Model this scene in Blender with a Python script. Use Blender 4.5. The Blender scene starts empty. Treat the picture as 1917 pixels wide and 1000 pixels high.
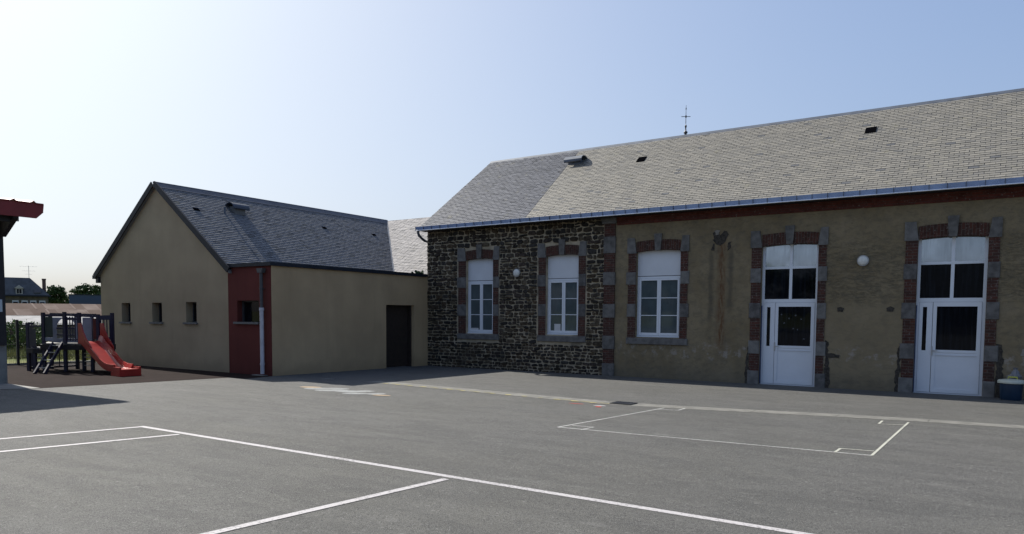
import bpy, math, random
from mathutils import Vector, Matrix
sc = bpy.context.scene
col = sc.collection
# ------------------------------------------------------------------ camera
CAM = Vector((16.0, -19.047, 1.75))
RV = Vector((0.8359, 0.5488, 0.0063)); UV = Vector((-0.0379, 0.0463, 0.9982)); DV = Vector((-0.5475, 0.8347, -0.0596))
cd = bpy.data.cameras.new("camera"); cam = bpy.data.objects.new("camera", cd); col.objects.link(cam)
RV.normalize(); UV = (UV - RV * UV.dot(RV)).normalized()
BK = RV.cross(UV)
m = Matrix((RV, UV, BK)).transposed().to_4x4(); m.translation = CAM
cam.matrix_world = m
cd.sensor_width = 36; cd.lens = 1333.74 / 1917 * 36; cd.shift_y = 170.3 / 1917
cd.clip_start = 0.1; cd.clip_end = 3000
sc.camera = cam
# ------------------------------------------------------------------ sun and sky
TR = Vector((3.6, -0.56, -3.05)).normalized()          # direction the sunlight travels
sl = bpy.data.lights.new("sun", 'SUN'); sl.energy = 4.8; sl.angle = math.radians(0.5); sl.color = (1, .955, .88)
so = bpy.data.objects.new("sun", sl); col.objects.link(so); so.location = (-20, 5, 30)
so.rotation_euler = TR.to_track_quat('-Z', 'Y').to_euler()
W = bpy.data.worlds.new("World"); sc.world = W; W.use_nodes = True
wn = W.node_tree; bg = wn.nodes['Background']
sky = wn.nodes.new('ShaderNodeTexSky'); sky.sky_type = 'NISHITA'; sky.sun_disc = False
SD = -TR
sky.sun_elevation = math.asin(SD.z)
sky.sun_rotation = math.atan2(SD.x, SD.y)
sky.air_density = 1.0; sky.dust_density = 4.0; sky.ozone_density = 3.0; sky.altitude = 100
# the haze near the sun saturates softly
v1 = wn.nodes.new('ShaderNodeVectorMath'); v1.operation = 'MULTIPLY_ADD'; v1.inputs[1].default_value = (.190, .178, .2385); v1.inputs[2].default_value = (1,) * 3
v2 = wn.nodes.new('ShaderNodeVectorMath'); v2.operation = 'DIVIDE'
wn.links.new(sky.outputs[0], v1.inputs[0]); wn.links.new(sky.outputs[0], v2.inputs[0]); wn.links.new(v1.outputs[0], v2.inputs[1])
v3_ = wn.nodes.new('ShaderNodeVectorMath'); v3_.operation = 'MULTIPLY'; v3_.inputs[1].default_value = (1.013, 1.061, 1.403)
wn.links.new(v2.outputs[0], v3_.inputs[0]); wn.links.new(v3_.outputs[0], bg.inputs[0]); bg.inputs[1].default_value = 0.15
sc.view_settings.view_transform = 'Standard'; sc.view_settings.look = 'None'
sc.view_settings.exposure = 0.75; sc.view_settings.gamma = 1; sc.view_settings.use_curve_mapping = False

# ------------------------------------------------------------------ helpers
class Nt:
    def __init__(s, name):
        s.m = bpy.data.materials.new(name); s.m.use_nodes = True
        s.t = s.m.node_tree; s.b = s.t.nodes['Principled BSDF']; s._co = None
    def n(s, ty, ins=None, **kw):
        x = s.t.nodes.new(ty)
        for k, v in kw.items(): setattr(x, k, v)
        if ins:
            for k, v in ins.items():
                if hasattr(v, 'is_output') or isinstance(v, bpy.types.NodeSocket): s.t.links.new(v, x.inputs[k])
                else: x.inputs[k].default_value = v
        return x
    def co(s):
        if not s._co: s._co = s.n('ShaderNodeTexCoord').outputs['Object']
        return s._co
    def math(s, op, a, b=0.0, c=0.0):
        return s.n('ShaderNodeMath', {0: a, 1: b, 2: c}, operation=op).outputs[0]
    def noise(s, scale, detail=4, rough=.55, vec=None, dist=0):
        return s.n('ShaderNodeTexNoise', {'Vector': vec or s.co(), 'Scale': scale, 'Detail': detail, 'Roughness': rough, 'Distortion': dist}).outputs['Fac']
    def map(s, scale=(1, 1, 1), loc=(0, 0, 0), rot=(0, 0, 0)):
        return s.n('ShaderNodeMapping', {'Vector': s.co(), 'Scale': scale, 'Location': loc, 'Rotation': rot}).outputs[0]
    def mix(s, f, a, b, mode='MIX'):
        x = s.n('ShaderNodeMix', data_type='RGBA', blend_type=mode)
        for k, v in ((0, f), (6, a), (7, b)):
            if isinstance(v, bpy.types.NodeSocket): s.t.links.new(v, x.inputs[k])
            else: x.inputs[k].default_value = v if k == 0 else (*v, 1)
        return x.outputs[2]
    def rng(s, v, a, b, c=0., d=1.):
        return s.n('ShaderNodeMapRange', {0: v, 1: a, 2: b, 3: c, 4: d}, interpolation_type='SMOOTHSTEP').outputs[0]
    def sep(s):
        x = s.n('ShaderNodeSeparateXYZ', {0: s.co()}); return x.outputs
    def out(s, color=None, rough=.8, bump=None, bs=.3, bd=.01, metal=0, spec=.5):
        for k, v in (('Base Color', color), ('Roughness', rough), ('Metallic', metal), ('Specular IOR Level', spec)):
            if v is None: continue
            if isinstance(v, bpy.types.NodeSocket): s.t.links.new(v, s.b.inputs[k])
            else: s.b.inputs[k].default_value = (*v, 1) if k == 'Base Color' else v
        if bump is not None:
            bn = s.n('ShaderNodeBump', {'Height': bump, 'Strength': bs, 'Distance': bd})
            s.t.links.new(bn.outputs[0], s.b.inputs['Normal'])
        return s.m
def v3(c, k): return tuple(min(1, a * k) for a in c)
def simple(name, c, rough=.6, var=.15, scale=6, metal=0, spec=.5, bump=0):
    s = Nt(name); f = s.rng(s.noise(scale, 5), .3, .7)
    return s.out(s.mix(f, v3(c, 1 - var), v3(c, 1 + var)), rough, s.noise(scale * 8) if bump else None, bump, .01, metal, spec)

class MB:
    def __init__(s): s.v = []; s.f = []; s.c = []; s.sm = []; s.mi = []
    def face(s, pts, c=(0, 0, 0), sm=False, mi=0):
        i = len(s.v); s.v += [tuple(p) for p in pts]; s.f.append(tuple(range(i, i + len(pts)))); s.c.append(c); s.sm.append(sm); s.mi.append(mi)
    def add(s, vs, fs, c=(0, 0, 0), sm=False, mi=0):
        i = len(s.v); s.v += [tuple(p) for p in vs]
        for f in fs: s.f.append(tuple(a + i for a in f)); s.c.append(c); s.sm.append(sm); s.mi.append(mi)
    def box(s, x0, x1, y0, y1, z0, z1, c=(0, 0, 0), fr=None):
        x0, x1 = sorted((x0, x1)); y0, y1 = sorted((y0, y1)); z0, z1 = sorted((z0, z1))
        vs = [(x, y, z) for z in (z0, z1) for x, y in ((x0, y0), (x1, y0), (x1, y1), (x0, y1))]
        if fr: vs = [fr(*p) for p in vs]
        s.add(vs, [(3, 2, 1, 0), (4, 5, 6, 7), (0, 1, 5, 4), (1, 2, 6, 5), (2, 3, 7, 6), (3, 0, 4, 7)], c)
    def bev(s, x0, x1, y0, y1, z0, z1, b=.01, fr=None, c=(0, 0, 0)):
        """box whose front (low y) edges are chamfered"""
        vs = [(x0, y1, z0), (x1, y1, z0), (x1, y1, z1), (x0, y1, z1), (x0, y0 + b, z0), (x1, y0 + b, z0), (x1, y0 + b, z1), (x0, y0 + b, z1),
              (x0 + b, y0, z0 + b), (x1 - b, y0, z0 + b), (x1 - b, y0, z1 - b), (x0 + b, y0, z1 - b)]
        if fr: vs = [fr(*p) for p in vs]
        s.add(vs, [(0, 3, 2, 1), (0, 1, 5, 4), (1, 2, 6, 5), (2, 3, 7, 6), (3, 0, 4, 7), (4, 5, 9, 8), (5, 6, 10, 9), (6, 7, 11, 10), (7, 4, 8, 11), (8, 9, 10, 11)], c)
    def tube(s, pts, r, n=10, caps=True, sm=True, c=(0, 0, 0)):
        pts = [Vector(p) for p in pts]; rs = r if isinstance(r, (list, tuple)) else [r] * len(pts)
        rings = []
        ref = None
        for i, p in enumerate(pts):
            d = (pts[min(i + 1, len(pts) - 1)] - pts[max(i - 1, 0)]).normalized()
            a = Vector((0, 0, 1)) if abs(d.z) < .9 else Vector((1, 0, 0))
            if ref is not None: a = ref
            u = (a - d * a.dot(d)).normalized(); w = d.cross(u); ref = u
            rings.append([p + (u * math.cos(t) + w * math.sin(t)) * rs[i] for t in (2 * math.pi * k / n for k in range(n))])
        vs = [q for R_ in rings for q in R_]; fs = []
        for i in range(len(pts) - 1):
            for k in range(n):
                a = i * n + k; b = i * n + (k + 1) % n; fs.append((a, b, b + n, a + n))
        s.add(vs, fs, c, sm)
        if caps:
            s.face(list(reversed(rings[0])), c); s.face(rings[-1], c)
    def bar(s, p0, p1, w, h, up=Vector((0, 0, 1)), c=(0, 0, 0)):
        """rectangular bar from p0 to p1; w across, h along up"""
        p0 = Vector(p0); p1 = Vector(p1); d = (p1 - p0).normalized(); up = Vector(up)
        if abs(d.dot(up)) > .99: up = Vector((0, 1, 0))
        a = d.cross(up).normalized(); b = a.cross(d).normalized()
        vs = [p + a * (sx * w / 2) + b * (sz * h / 2) for p in (p0, p1) for sx, sz in ((-1, -1), (1, -1), (1, 1), (-1, 1))]
        s.add(vs, [(0, 1, 2, 3), (7, 6, 5, 4), (0, 4, 5, 1), (1, 5, 6, 2), (2, 6, 7, 3), (3, 7, 4, 0)], c)
    def prism(s, poly, off, c=(0, 0, 0)):
        """poly: list of 3D points, extruded by vector off"""
        off = Vector(off); a = [Vector(p) for p in poly]; b = [p + off for p in a]; n = len(a)
        s.face(a, c); s.face(list(reversed(b)), c)
        for i in range(n): s.face([a[i], b[i], b[(i + 1) % n], a[(i + 1) % n]], c)
    def lathe(s, cx, cy, prof, n=24, sm=True, c=(0, 0, 0), cap=True):
        vs = []; fs = []
        for r, z in prof:
            for k in range(n): t = 2 * math.pi * k / n; vs.append((cx + r * math.cos(t), cy + r * math.sin(t), z))
        for i in range(len(prof) - 1):
            for k in range(n): a = i * n + k; b = i * n + (k + 1) % n; fs.append((a, b, b + n, a + n))
        s.add(vs, fs, c, sm)
        if cap: s.face(vs[:n][::-1], c); s.face(vs[-n:], c)
    def build(s, name, mats, parent=None, recalc=True):
        off = Vector((0, 0, 0)); p = parent
        while p is not None: off += p.location; p = p.parent
        me = bpy.data.meshes.new(name)
        me.from_pydata([tuple(Vector(v) - off) for v in s.v], [], s.f)
        at = me.attributes.new('tint', 'FLOAT_COLOR', 'FACE')
        at.data.foreach_set('color', [x for c in s.c for x in (*c, 1)])
        me.polygons.foreach_set('use_smooth', s.sm)
        if not isinstance(mats, (list, tuple)): mats = [mats]
        for mt in mats: me.materials.append(mt)
        me.polygons.foreach_set('material_index', s.mi)
        me.update()
        o = bpy.data.objects.new(name, me); col.objects.link(o)
        if parent: o.parent = parent
        return o
def thing(name, label, cat, loc=(0, 0, 0), group=None):
    o = bpy.data.objects.new(name, None); o.empty_display_size = .3; col.objects.link(o); o.location = loc
    return tag(o, label, cat, group)
def tag(o, label, cat, group=None):
    o['label'] = label; o['category'] = cat
    if group: o['group'] = group
    return o
def kind(o, k='structure'): o['kind'] = k; return o
def gz(y): return -0.01 * y                              # the yard falls one per cent towards the old building

# ------------------------------------------------------------------ materials
def m_asphalt():
    s = Nt('asphalt'); big = s.rng(s.noise(.35, 4), .3, .7); band = s.rng(s.noise(1.3, 6, .7, s.map((.4, 1.5, 1), rot=(0, 0, .45)), .5), .34, .66)
    fine = s.noise(55, 3, .75); f2 = s.noise(170, 2, .8); blotch = s.rng(s.noise(.11, 3), .35, .65)
    c = s.mix(band, (.061, .059, .0495), (.095, .0915, .077))
    c = s.mix(s.math('MULTIPLY', big, .5), c, (.1, .0985, .092)); c = s.mix(s.math('MULTIPLY', blotch, .35), c, (.082, .08, .077))
    wv = s.rng(s.noise(1.9, 5, .62, s.map((.55, 1.5, 1), (2, 9, 0), (0, 0, -.58)), .9), .46, .62, 0, .42); c = s.mix(wv, c, (.042, .0415, .038)); wl = s.rng(s.noise(1.1, 4, .6, s.map((.5, 1.3, 1), (5, 2, 0), (0, 0, -.58)), .7), .56, .7, 0, .35); c = s.mix(wl, c, (.125, .122, .112))
    vo = s.n('ShaderNodeTexVoronoi', {'Vector': s.map((1, 1, 0)), 'Scale': 1.3, 'Randomness': 1.}).outputs['Distance']
    mid = s.noise(7, 5, .75, s.map((1, 1, 1), (3, 1, 0))); c = s.mix(s.rng(mid, .36, .5, .38, 0), c, (.052, .051, .048)); c = s.mix(s.rng(mid, .54, .68, 0, .3), c, (.125, .122, .113))
    c = s.mix(s.rng(fine, .36, .5, .9, 0), c, (.028, .028, .027)); c = s.mix(s.rng(f2, .53, .62, 0, .8), c, (.24, .235, .22))
    g3 = s.noise(22, 2, .6, s.map((1, 1, 1), (0, 5, 2))); c = s.mix(s.rng(g3, .64, .7, 0, .5), c, (.2, .195, .18)); c = s.mix(s.rng(g3, .27, .34, .6, 0), c, (.03, .03, .03))
    c = s.mix(s.rng(vo, .012, .028, .8, 0), c, (.02, .018, .015))
    st = s.rng(s.noise(2.2, 3, .5, s.map((1, 1, 1), (7, 3, 0))), .70, .74, 0, .35); c = s.mix(st, c, (.16, .155, .145))
    return s.out(c, .85, s.math('ADD', fine, s.math('MULTIPLY', f2, .6)), .8, .012, spec=.3)
def m_stain_paint(name, c, wear=.5):
    s = Nt(name); big = s.math('MULTIPLY', s.math('SUBTRACT', s.noise(1.6, 4, .6), .5), .35); w = s.rng(s.math('ADD', s.noise(38, 4, .75), big), .58 - wear * .16, .72 - wear * .1, 0, .8)
    return s.out(s.mix(w, c, (.10, .098, .092)), .7, s.noise(60), .3, .004, spec=.3)
def m_brick(name, c1, c2, mort, vertical=False):
    s = Nt(name); x, y, z = s.sep()
    vec = s.n('ShaderNodeCombineXYZ', {0: z if vertical else x, 1: x if vertical else z}).outputs[0]
    br = s.n('ShaderNodeTexBrick', {'Vector': vec, 'Color1': (*c1, 1), 'Color2': (*c2, 1), 'Mortar': (*mort, 1), 'Scale': 1., 'Mortar Size': .006,
             'Mortar Smooth': .3, 'Bias': 0., 'Brick Width': .22, 'Row Height': .068})
    c = s.mix(s.rng(s.noise(9, 4), .45, .7, 0, .6), br.outputs[0], v3(c1, .45))
    c = s.mix(s.rng(s.noise(25, 3), .62, .72, 0, .6), c, (.22, .2, .18))
    return s.out(c, .9, s.math('ADD', s.math('MULTIPLY', br.outputs[1], -1), s.math('MULTIPLY', s.noise(40), .4)), .6, .01, spec=.2)
def m_stone(name, c, var=.25):
    s = Nt(name); a = s.n('ShaderNodeAttribute', attribute_name='tint').outputs['Color']
    f = s.rng(s.noise(7, 5), .3, .7); c_ = s.mix(f, v3(c, 1 - var), v3(c, 1 + var))
    c_ = s.mix(s.rng(s.noise(60, 2), .58, .7, 0, .5), c_, v3(c, .45)); c_ = s.mix(1., c_, a, 'ADD')
    return s.out(c_, .85, s.noise(50, 4, .7), .4, .006, spec=.25)
def m_rubble():
    s = Nt('rubble_stone'); a = s.n('ShaderNodeAttribute', attribute_name='tint').outputs['Color']
    c = s.mix(s.rng(s.noise(14, 5, .65), .3, .7), (.5, .5, .5), (1.5, 1.5, 1.5)); c = s.mix(1., a, c, 'MULTIPLY')
    return s.out(c, .9, s.noise(28, 5, .7), .8, .015, spec=.25)
def m_mortar():
    s = Nt('lime_mortar'); z = s.sep()[2]
    c = s.mix(s.rng(s.noise(3, 5), .3, .7), (.27, .225, .155), (.43, .36, .26))
    d = s.math('MULTIPLY', s.rng(s.noise(1.1, 4), .5, .66), .75); c = s.mix(d, c, (.10, .088, .065))
    return s.out(c, .95, s.noise(35, 4), .6, .01, spec=.2)
def box_mask(s, x, z, x0, x1, z0, z1, sx=.05, sz=.05, dist=.1, nsc=5):
    n = s.math('MULTIPLY', s.math('SUBTRACT', s.noise(nsc, 4), .5), dist * 2); xx = s.math('ADD', x, n); zz = s.math('ADD', z, n)
    a = s.math('MULTIPLY', s.rng(xx, x0 - sx, x0 + sx), s.rng(xx, x1 + sx, x1 - sx) if False else s.math('SUBTRACT', 1., s.rng(xx, x1 - sx, x1 + sx)))
    b = s.math('MULTIPLY', s.rng(zz, z0 - sz, z0 + sz), s.math('SUBTRACT', 1., s.rng(zz, z1 - sz, z1 + sz)))
    return s.math('MULTIPLY', a, b)
def m_render_old():
    s = Nt('old_cement_render'); x, y, z = s.sep()
    big = s.rng(s.noise(.9, 5, .6), .3, .7); c = s.mix(big, (.172, .134, .078), (.228, .182, .112))
    c = s.mix(s.rng(s.noise(5, 5, .65), .42, .68, 0, .35), c, (.1, .095, .075))
    # rough dark band with horizontal streaks
    stk = s.rng(s.noise(4.5, 7, .75, s.map((1, 1, 3.5)), 1.2), .47, .6)
    bm = box_mask(s, x, z, 12.6, 25, 2.1, 3.6, .3, .25, .25, 1.5); c = s.mix(s.math('MULTIPLY', s.math('MULTIPLY', bm, stk), .55), c, (.075, .066, .048))
    stk2 = s.rng(s.noise(5, 7, .75, s.map((1, 1, 2.2), (3, 0, 9)), .8), .46, .66, 0, .5); c = s.mix(stk2, c, (.088, .078, .058)); c = s.mix(s.rng(s.noise(2.1, 6, .7, s.map((1, 1, 1), (8, 0, 2))), .5, .7, 0, .5), c, (.25, .2, .13))
    # paler patched area, pale salts
    pm = box_mask(s, x, z, 12.8, 14.5, .3, 2.05, .1, .15, .1, 2); c = s.mix(s.math('MULTIPLY', pm, .4), c, (.24, .195, .125))
    em = s.math('MULTIPLY', box_mask(s, x, z, 7.2, 25, .62, 1.0, .1, .1, .25, 1.3), s.rng(s.noise(4.5, 6, .7), .5, .64)); c = s.mix(s.math('MULTIPLY', em, .55), c, (.34, .31, .28))
    # damp foot
    dm = s.math('MULTIPLY', s.math('SUBTRACT', 1., s.rng(z, .0, .55)), .35); c = s.mix(dm, c, (.10, .095, .08))
    # rust run
    rm = box_mask(s, x, z, 10.09, 10.27, .95, 3.8, .1, .35, .07, 3); rn = s.rng(s.noise(7, 5, .65, s.map((3, 1, .6))), .36, .6, .15, 1)
    c = s.mix(s.math('MULTIPLY', rm, rn), c, (.115, .06, .03))
    dk = s.math('MULTIPLY', box_mask(s, x, z, 9.84, 9.96, 1.6, 3.6, .05, .3, .08, 3), .5); c = s.mix(dk, c, (.05, .047, .04))
    dk = s.math('MULTIPLY', box_mask(s, x, z, 10.35, 10.47, 1.9, 3.6, .05, .3, .08, 3), .5); c = s.mix(dk, c, (.05, .047, .04))
    h = s.math('ADD', s.noise(6, 6, .65), s.math('ADD', s.math('MULTIPLY', s.noise(45, 3), .25), s.math('MULTIPLY', s.math('MULTIPLY', bm, stk), -.6)))
    return s.out(c, .93, h, .5, .022, spec=.2)
def m_plaster(name, c, var=.1):
    s = Nt(name); x, y, z = s.sep()
    f = s.rng(s.noise(.8, 4), .3, .7); c_ = s.mix(f, v3(c, 1 - var), v3(c, 1 + var))
    c_ = s.mix(s.rng(s.noise(2.5, 5, .7, s.map((1, 1, .12))), .5, .75, 0, .22), c_, v3(c, .6))
    dm = s.math('MULTIPLY', s.math('SUBTRACT', 1., s.rng(s.math('ADD', z, s.math('MULTIPLY', s.noise(2.5, 5), .6)), .35, .8)), .42); c_ = s.mix(dm, c_, v3(c, .55)); c_ = s.mix(s.rng(s.noise(.45, 5, .6), .45, .7, 0, .25), c_, v3(c, .75)); c_ = s.mix(s.rng(s.noise(9, 4, .7, s.map((1, 1, .05), (4, 0, 0))), .6, .72, 0, .2), c_, v3(c, .55))
    return s.out(c_, .92, s.noise(60, 4, .7), .35, .004, spec=.2)
def m_slate(name, ca, cb, cdk, rough=.55, spec=.4):
    s = Nt(name); a = s.n('ShaderNodeAttribute', attribute_name='tint'); sp = s.n('ShaderNodeSeparateColor', {0: a.outputs['Color']})
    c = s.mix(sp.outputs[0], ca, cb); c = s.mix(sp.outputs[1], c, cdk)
    c = s.mix(s.rng(s.noise(1.2, 4), .35, .7, 0, .3), c, v3(ca, .78)); c = s.mix(s.rng(s.noise(22, 3), .55, .75, 0, .35), c, v3(cb, .6))
    c = s.mix(s.rng(s.noise(5, 4), .6, .72, 0, .3), c, (.25, .23, .14))
    return s.out(c, rough, s.noise(30, 4), .15, .004, spec=spec)
def m_glass(name, c=(.004, .005, .007), metal=0., spec=.17, rough=.03):
    s = Nt(name); fo = s.rng(s.noise(9, 3, .6, s.map((1.6, 1.6, .12))), .45, .65); cc = s.mix(s.rng(s.noise(1.5, 3), .3, .7), v3(c, .8), v3(c, 1.25)); return s.out(s.mix(fo, cc, v3(c, 2.2 if c[0] < .01 else 1.)), rough, s.noise(2.5, 2), .03, .02, metal, spec)
def m_grass():
    s = Nt('dry_grass'); c = s.mix(s.rng(s.noise(.5, 5), .35, .65), (.10, .115, .03), (.20, .18, .07)); c = s.mix(s.rng(s.noise(14, 4), .4, .65), c, (.06, .085, .02))
    return s.out(c, .95, s.noise(20), .8, .05, spec=.1)
def m_leaf(name, a, b):
    s = Nt(name); t = s.n('ShaderNodeAttribute', attribute_name='tint'); sp = s.n('ShaderNodeSeparateColor', {0: t.outputs['Color']})
    return s.out(s.mix(sp.outputs[0], a, b), .65, spec=.25)
def m_rusty():
    s = Nt('rusty_sheet'); x, y, z = s.sep()
    f = s.n('ShaderNodeAttribute', attribute_name='tint').outputs['Color']; sp = s.n('ShaderNodeSeparateColor', {0: f})
    c = s.mix(sp.outputs[0], (.125, .088, .07), (.22, .17, .14)); c = s.mix(s.rng(s.noise(.8, 5), .4, .65, 0, .5), c, (.095, .062, .045))
    return s.out(c, .95, metal=.0, spec=.05)
M = dict(
    asphalt=m_asphalt(), line=m_stain_paint('white_line_paint', (.41, .39, .385), .5), thin=m_stain_paint('worn_white_paint', (.45, .45, .42), .75),
    yline=m_stain_paint('worn_yellow_paint', (.36, .31, .12), .8), cream=m_stain_paint('cream_line_paint', (.42, .42, .35), .6),
    orange=m_stain_paint('faded_orange_paint', (.34, .25, .15), .7), pale=m_stain_paint('pale_grey_paint', (.25, .26, .25), .9), redp=m_stain_paint('red_paint', (.5, .05, .03), .3),
    concrete=simple('concrete', (.19, .186, .17), .9, .18, 4, bump=.3), strip=simple('channel_concrete', (.138, .134, .117), .9, .2, 5, bump=.4),
    rubber=simple('brown_rubber_surface', (.022, .015, .0135), 1., .15, 3, bump=.5, spec=.05),
    brick=m_brick('red_brick', (.085, .033, .024), (.048, .027, .022), (.11, .09, .075)), brickv=m_brick('arch_brick', (.08, .031, .022), (.045, .025, .02), (.10, .08, .065), True),
    frieze=m_brick('frieze_brick', (.12, .032, .022), (.08, .026, .02), (.08, .05, .042)),
    quoin=m_stone('grey_quoin_stone', (.125, .12, .113)), rubble=m_rubble(), mortar=m_mortar(), oldrender=m_render_old(),
    plaster=m_plaster('beige_plaster', (.335, .272, .18)), plaster2=m_plaster('olive_beige_plaster', (.40, .29, .17)), redwall=m_plaster('dark_red_plaster', (.115, .03, .025)),
    slate=m_slate('weathered_slate', (.24, .222, .183), (.168, .158, .134), (.095, .097, .1)), slateb=m_slate('blue_grey_slate', (.125, .13, .147), (.075, .08, .095), (.045, .05, .06), .65, .2),
    slated=m_slate('dark_slate', (.165, .168, .175), (.125, .13, .14), (.07, .075, .08), .65, .25), slatesheen=m_slate('slate_with_sheen', (.37, .35, .335), (.27, .26, .25), (.15, .15, .15), .8, .15),
    zinc=simple('zinc_sheet', (.27, .37, .60), .38, .12, 3, .6), zincd=simple('dark_zinc', (.09, .105, .13), .6, .2, 3, .15), zincr=simple('ridge_zinc', (.045, .055, .075), .6, .2, 3, .1), bead=simple('bright_zinc_bead', (.75, .77, .8), .35, .05, 3, .5),
    white=simple('white_upvc', (.62, .65, .69), .35, .03, 2), panel=simple('white_panel', (.58, .6, .63), .5, .04, 2), seal=simple('grey_seal', (.07, .075, .08), .6, .1),
    glass=m_glass('dark_glass'), glassr=m_glass('coated_glass', (.40, .43, .46), .6, .8, .04), glassw=m_glass('room_glass', (.06, .08, .088), 0., .45, .04),
    void=simple('dark_opening', (.003, .003, .004), 1., .1, spec=.0), black=simple('black_metal', (.012, .013, .016), .5, .1), fascia=simple('dark_fascia_metal', (.014, .017, .024), .6, .15, 3, spec=.25), doorbrown=simple('dark_brown_door', (.026, .017, .012), .6, .2, 9),
    steel=simple('galvanised_steel', (.4, .4, .4), .45, .1, 8, .6), dkgrey=simple('dark_grey_paint', (.05, .05, .055), .6, .1), sill=simple('grey_sill', (.12, .12, .115), .8, .15, 9),
    pipew=simple('pale_downpipe', (.42, .42, .46), .5, .1, 5), navy=simple('dark_navy_paint', (.016, .015, .038), .55, .2, 4), green=simple('dark_green_board', (.02, .035, .028), .6, .15),
    greyp=simple('pale_grey_board', (.25, .27, .32), .6, .1), redb=simple('dark_red_board', (.11, .02, .015), .6, .1), slide=simple('red_plastic', (.33, .020, .014), .3, .12, 3),
    deck=simple('deck_board', (.10, .095, .09), .7, .2, 6), redf=simple('dark_red_fascia', (.19, .014, .013), .55, .1, 4), darkwood=simple('dark_timber', (.015, .013, .014), .7, .2, 8),
    lamp=simple('lamp_diffuser', (.62, .62, .58), .4, .08, 12), chrome=simple('grey_lamp_ring', (.3, .3, .3), .4, .1), notice=simple('pale_notice', (.45, .5, .52), .5, .05),
    blue=simple('dark_blue_plastic', (.005, .024, .055), .45, .1), lid=simple('off_white_plastic', (.48, .50, .42), .45, .08), yellow=simple('yellow_plastic', (.5, .5, .05), .5, .1), bag=simple('translucent_bag', (.14, .14, .15), .35, .2, 10),
    iron=simple('dark_iron', (.03, .035, .045), .5, .1), grass=m_grass(), bark=simple('bark', (.07, .05, .035), .9, .3, 8, bump=.6),
    leafd=m_leaf('dark_leaf', (.025, .05, .014), (.07, .11, .03)), leafm=m_leaf('mid_leaf', (.04, .08, .018), (.10, .16, .04)), blade=m_leaf('grass_blade', (.09, .12, .03), (.26, .24, .1)),
    rusty=m_rusty(), sheet=simple('pale_fibre_cement', (.36, .35, .33), .95, .12, 1.5, spec=.05), housewall=simple('dark_stone_house', (.10, .085, .065), .9, .3, 3), houseroof=simple('old_house_slate', (.055, .06, .065), .7, .25, 2),
    bluebarn=simple('blue_cladding', (.02, .045, .09), .5, .1, .5), chimney=simple('chimney_brick', (.09, .055, .05), .9, .25, 5), cutout=simple('grey_paper', (.075, .08, .09), .9, .1), paper=simple('white_paper', (.5, .5, .5), .8, .05),
    exposed=simple('exposed_dark_rubble', (.045, .038, .03), .95, .5, 18, bump=1.), patch=simple('old_patch', (.22, .2, .17), .95, .2, 12, bump=.6))

# ------------------------------------------------------------------ ground and paving
def sheet(name, poly, mt, dz, k='structure'):
    mb = MB(); mb.face([(x, y, gz(y) + dz) for x, y in poly]); return kind(mb.build(name, mt), k)
sheet('grass_field', [(-400, -400), (400, -400), (400, 400), (-400, 400)], M['grass'], -.01)
sheet('asphalt_yard', [(-14, -60), (45, -60), (45, 0.3), (-2, .3), (-9.25, -6), (-9.25, -11.6), (-14, -11.6)], M['asphalt'], 0.)
sheet('rubber_play_surface', [(-9.22, -11.75), (-.9, -11.83), (-.62, -9.6), (-.43, -7.55), (.22, -7.5), (.0, -6.4), (-9.0, -6.4), (-9.22, -9)], M['rubber'], .004)
sheet('concrete_slab', [(-13, -20), (-1.9, -20), (-1.3, -12.6), (-.88, -11.95), (-.9, -11.83), (-9.3, -11.75), (-13, -11.75)], M['concrete'], .008)
kb = MB(); kb.prism([(-9.42, -13, gz(-13) - .05), (-9.26, -13, gz(-13) - .05), (-9.26, -6.5, gz(-6.5) - .05), (-9.42, -6.5, gz(-6.5) - .05)], (0, 0, .11)); kind(kb.build('concrete_kerb', M['concrete']))
# concrete channel, laid as separate slabs with narrow joints
ch = MB(); far_ = [(3.2, -5.72), (6.5, -5.96), (10.05, -6.28), (11.2, -6.12), (12.55, -5.83), (14.64, -5.32), (16.64, -5.18), (24, -4.9)]
near_ = [(3.2, -6.2), (6.5, -6.48), (10.15, -6.78), (11.25, -6.57), (12.62, -6.25), (14.67, -5.77), (16.63, -5.58), (24, -5.3)]
def ip(tab, x):
    for (a, b), (c, d) in zip(tab, tab[1:]):
        if x <= c: return b + (d - b) * (x - a) / (c - a)
    return tab[-1][1]
xx = 3.2
while xx < 23:
    x2 = xx + 1.35
    seg = [(xx + .005, ip(far_, xx)), (x2 - .005, ip(far_, x2)), (x2 - .005, ip(near_, x2)), (xx + .005, ip(near_, xx))]
    ch.face([(a, b, gz(b) + .004) for a, b in reversed(seg)]); xx = x2
kind(ch.build('concrete_channel', M['strip']))
def strip_line(name, pts, w, mt, dz=.003, closed=False):
    mb = MB(); P = [Vector(p) for p in pts]
    for a, b in zip(P, P[1:]):
        d = (b - a).normalized(); n = Vector((-d.y, d.x)) * w / 2
        k = max(1, int((b - a).length / .5))
        for i in range(k):
            p = a.lerp(b, i / k); q = a.lerp(b, (i + 1) / k)
            mb.face([(v.x, v.y, gz(v.y) + dz) for v in (p - n, q - n, q + n, p + n)])
        dz += .0004
    return kind(mb.build(name, mt))
strip_line('court_side_line', [(6.03, -13.51), (24, -13.44)], .085, M['line'])
strip_line('court_end_line', [(6.09, -13.55), (5.30, -16.9), (4.2, -21.5)], .085, M['line'], .0045)
strip_line('court_inner_line', [(7.12, -13.6), (6.30, -17.2), (5.2, -22)], .085, M['line'], .0045)
strip_line('court_centre_line', [(11.66, -13.6), (11.37, -16.3), (10.9, -20)], .085, M['line'], .0045)
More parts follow.
